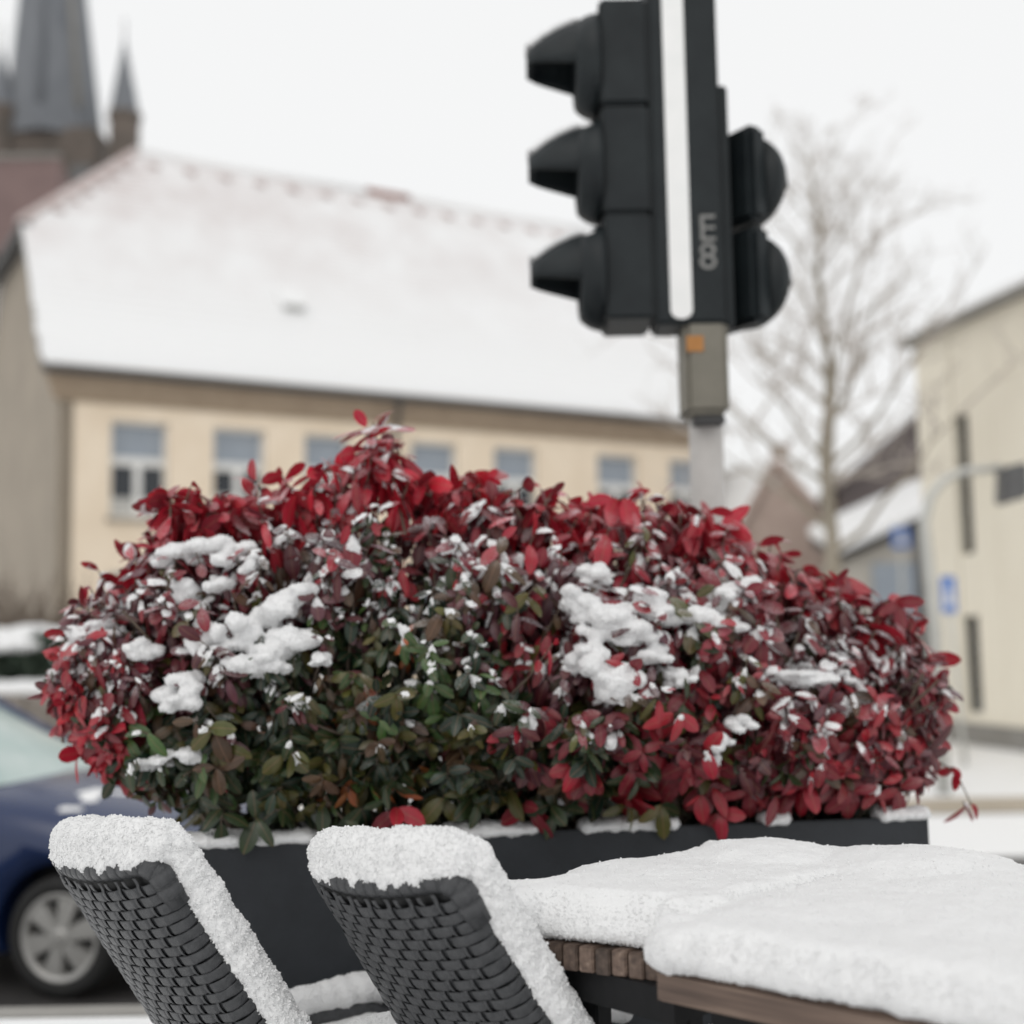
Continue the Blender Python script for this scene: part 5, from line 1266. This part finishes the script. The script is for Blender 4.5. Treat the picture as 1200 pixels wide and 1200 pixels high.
    for sg in (-1, 1):
        wv = .178
        m = MB(); m.tube([bpt(sg * wv * .98, .40, -.01), (sL * .40 + .06, sg * (wv + .012), AZ), (sL * .40 + .2, sg * (wv + .02), AZ + .004), (.65, sg * (wv + .015), AZ - .004), (.715, sg * (wv + .012), AZ - .03), (.735, sg * (wv + .01), AZ - .10), (.74, sg * (wv + .005), .25), (.75, sg * wv, 0)], [.024, .026, .027, .027, .027, .024, .02, .016], 12)
        m.build('arm', 'rattan', ch_, True)
        m = MB(); m.tube([(.30, sg * .18, .42), (.24, sg * .185, .2), (.17, sg * .19, 0)], [.018, .016, .014], 10); m.build('leg', 'rattan_dark', ch_, True)
    m = MB(); m.box(.29, .735, -.165, .165, .375, .425); st_ = m.build('seat', 'rattan', ch_, bevel=.018)
    for i in range(15):
        q = MB(); q.box(-.012, .012, -.16, .16, .4255, .4275); o_ = q.build('seat_band', 'rattan', st_); o_.location = (.312 + i * .0275, 0, 0)
    return ch_
def copy_tree(o, parent=None):
    c = o.copy(); COL.objects.link(c); c.parent = parent
    for k in o.children: copy_tree(k, c)
    return c
TH = math.atan2(.67, .74); TILT = R_(-5.0)     # the chairs stand a little crooked in the snow
def place(near_px, theta):
    n_ = at_z(near_px[0], near_px[1], TOPZ); ex = Vector((math.cos(theta), math.sin(theta), 0)); ey = Vector((-ex.y, ex.x, 0))
    return n_ + ey * (W0 / 2 + TOPZ * math.sin(TILT))
chA = make_chair('black wicker armchair with thick snow on its back, nearer the table')
pa = place((532, 1024), TH); chA.location = (pa.x, pa.y, -.015); chA.rotation_euler = (TILT, 0, TH)
chB = copy_tree(chA); chB['label'] = 'black wicker armchair under snow, left one in front of the blue car'
thB = TH; pb = place((179, 1007), thB); chB.location = (pb.x, pb.y, -.015); chB.rotation_euler = (TILT, 0, thB)

def chair_snow(loc, th, seed, lbl, arml):
    r = np.random.default_rng(seed); M = Matrix.Translation((loc.x, loc.y, -.015)) @ Matrix.Rotation(th, 4, 'Z') @ Matrix.Rotation(TILT, 4, 'X'); bl = []
    def put(p, rx, ry, rz):
        q = M @ Vector(p); k = 1 + r.normal() * .05; bl.append((q.x, q.y, q.z, rx * k, ry * k, rz * k))
    w = W0 / 2
    for y in np.arange(-w + .012, w - .008, .016):       # cap on the top rail
        e = 1 - .35 * (abs(y) / w) ** 6
        p = bpt(y, .012 * (1 - e) * 3, -.004); put((p.x + .004, y, p.z + .036 * e), .036, .03, .048 * e); put((p.x + .034, y, p.z + .028 * e), .044, .03, .052 * e)
        if r.random() < .8: put((p.x - .014, y, p.z + .016 + r.uniform(-.010, .006)), .020, .018, .020)
    for t in np.arange(.02, TT - .10, .022):             # layer on the leaning front face
        wv = (W0 + (W1 - W0) * t / TT) / 2
        for y in np.arange(-wv + .004, wv, .026):
            p = bpt(y, t, -RR - .016); put(p, .032, .026, .032); p = bpt(y, t, -RR - .034 + .010 * t / TT); put(p, .026, .024, .026)
    for t in np.arange(.04, TT - .12, .02):              # bulge over the near and far edge
        wv = (W0 + (W1 - W0) * t / TT) / 2
        for sg in (-1, 1):
            k_ = 1 + .22 * mnoise.noise(Vector((t * 9, sg * 3, seed))); p = bpt(sg * (wv - .002), t, -.024); put((p.x, p.y, p.z), .020 * k_, .015, .020 * k_); p = bpt(sg * (wv - .006), t, -.046); put(p, .023 * k_, .020, .025 * k_)
    so = snow_union('chair_snow', bl, .0032, 9, ((0.05, .008), (0.016, .0055), (0.007, .0052)), grains=30000, grain_r=(.0011, .0030)); tag(so, lbl, 'snow')
    for sg in (-1, 1):
        bl = []
        for x in np.arange(sL * .40 + .04, .72, .02):
            put((x, sg * .192, .475 + .036 - .2 * max(0, x - .67)), .036, .034, .033)
        so = snow_union('arm_snow', bl, .005, 7, ((0.05, .006), (0.016, .004), (0.007, .002)), grains=3500, grain_r=(.0008, .0022)); tag(so, arml[0 if sg < 0 else 1], 'snow')
    bl = []
    for x in np.arange(.36, .68, .03):
        for y in np.arange(-.18, .19, .03): put((x, y, .435), .034, .034, .03)
    so = snow_union('seat_snow', bl, .008, 4, ((0.05, .010),)); tag(so, arml[2], 'snow')
chair_snow(pa, TH, 1, 'thick granular snow cap on the back of the wicker chair by the table', ('rounded snow on the near arm of the chair by the table', 'rounded snow on the far arm of the chair by the table', 'snow on the seat of the chair by the table'))
chair_snow(pb, thB, 2, 'thick granular snow cap on the back of the left wicker chair', ('rounded snow on the near arm of the left chair', 'rounded snow on the far arm of the left chair', 'snow on the seat of the left chair'))
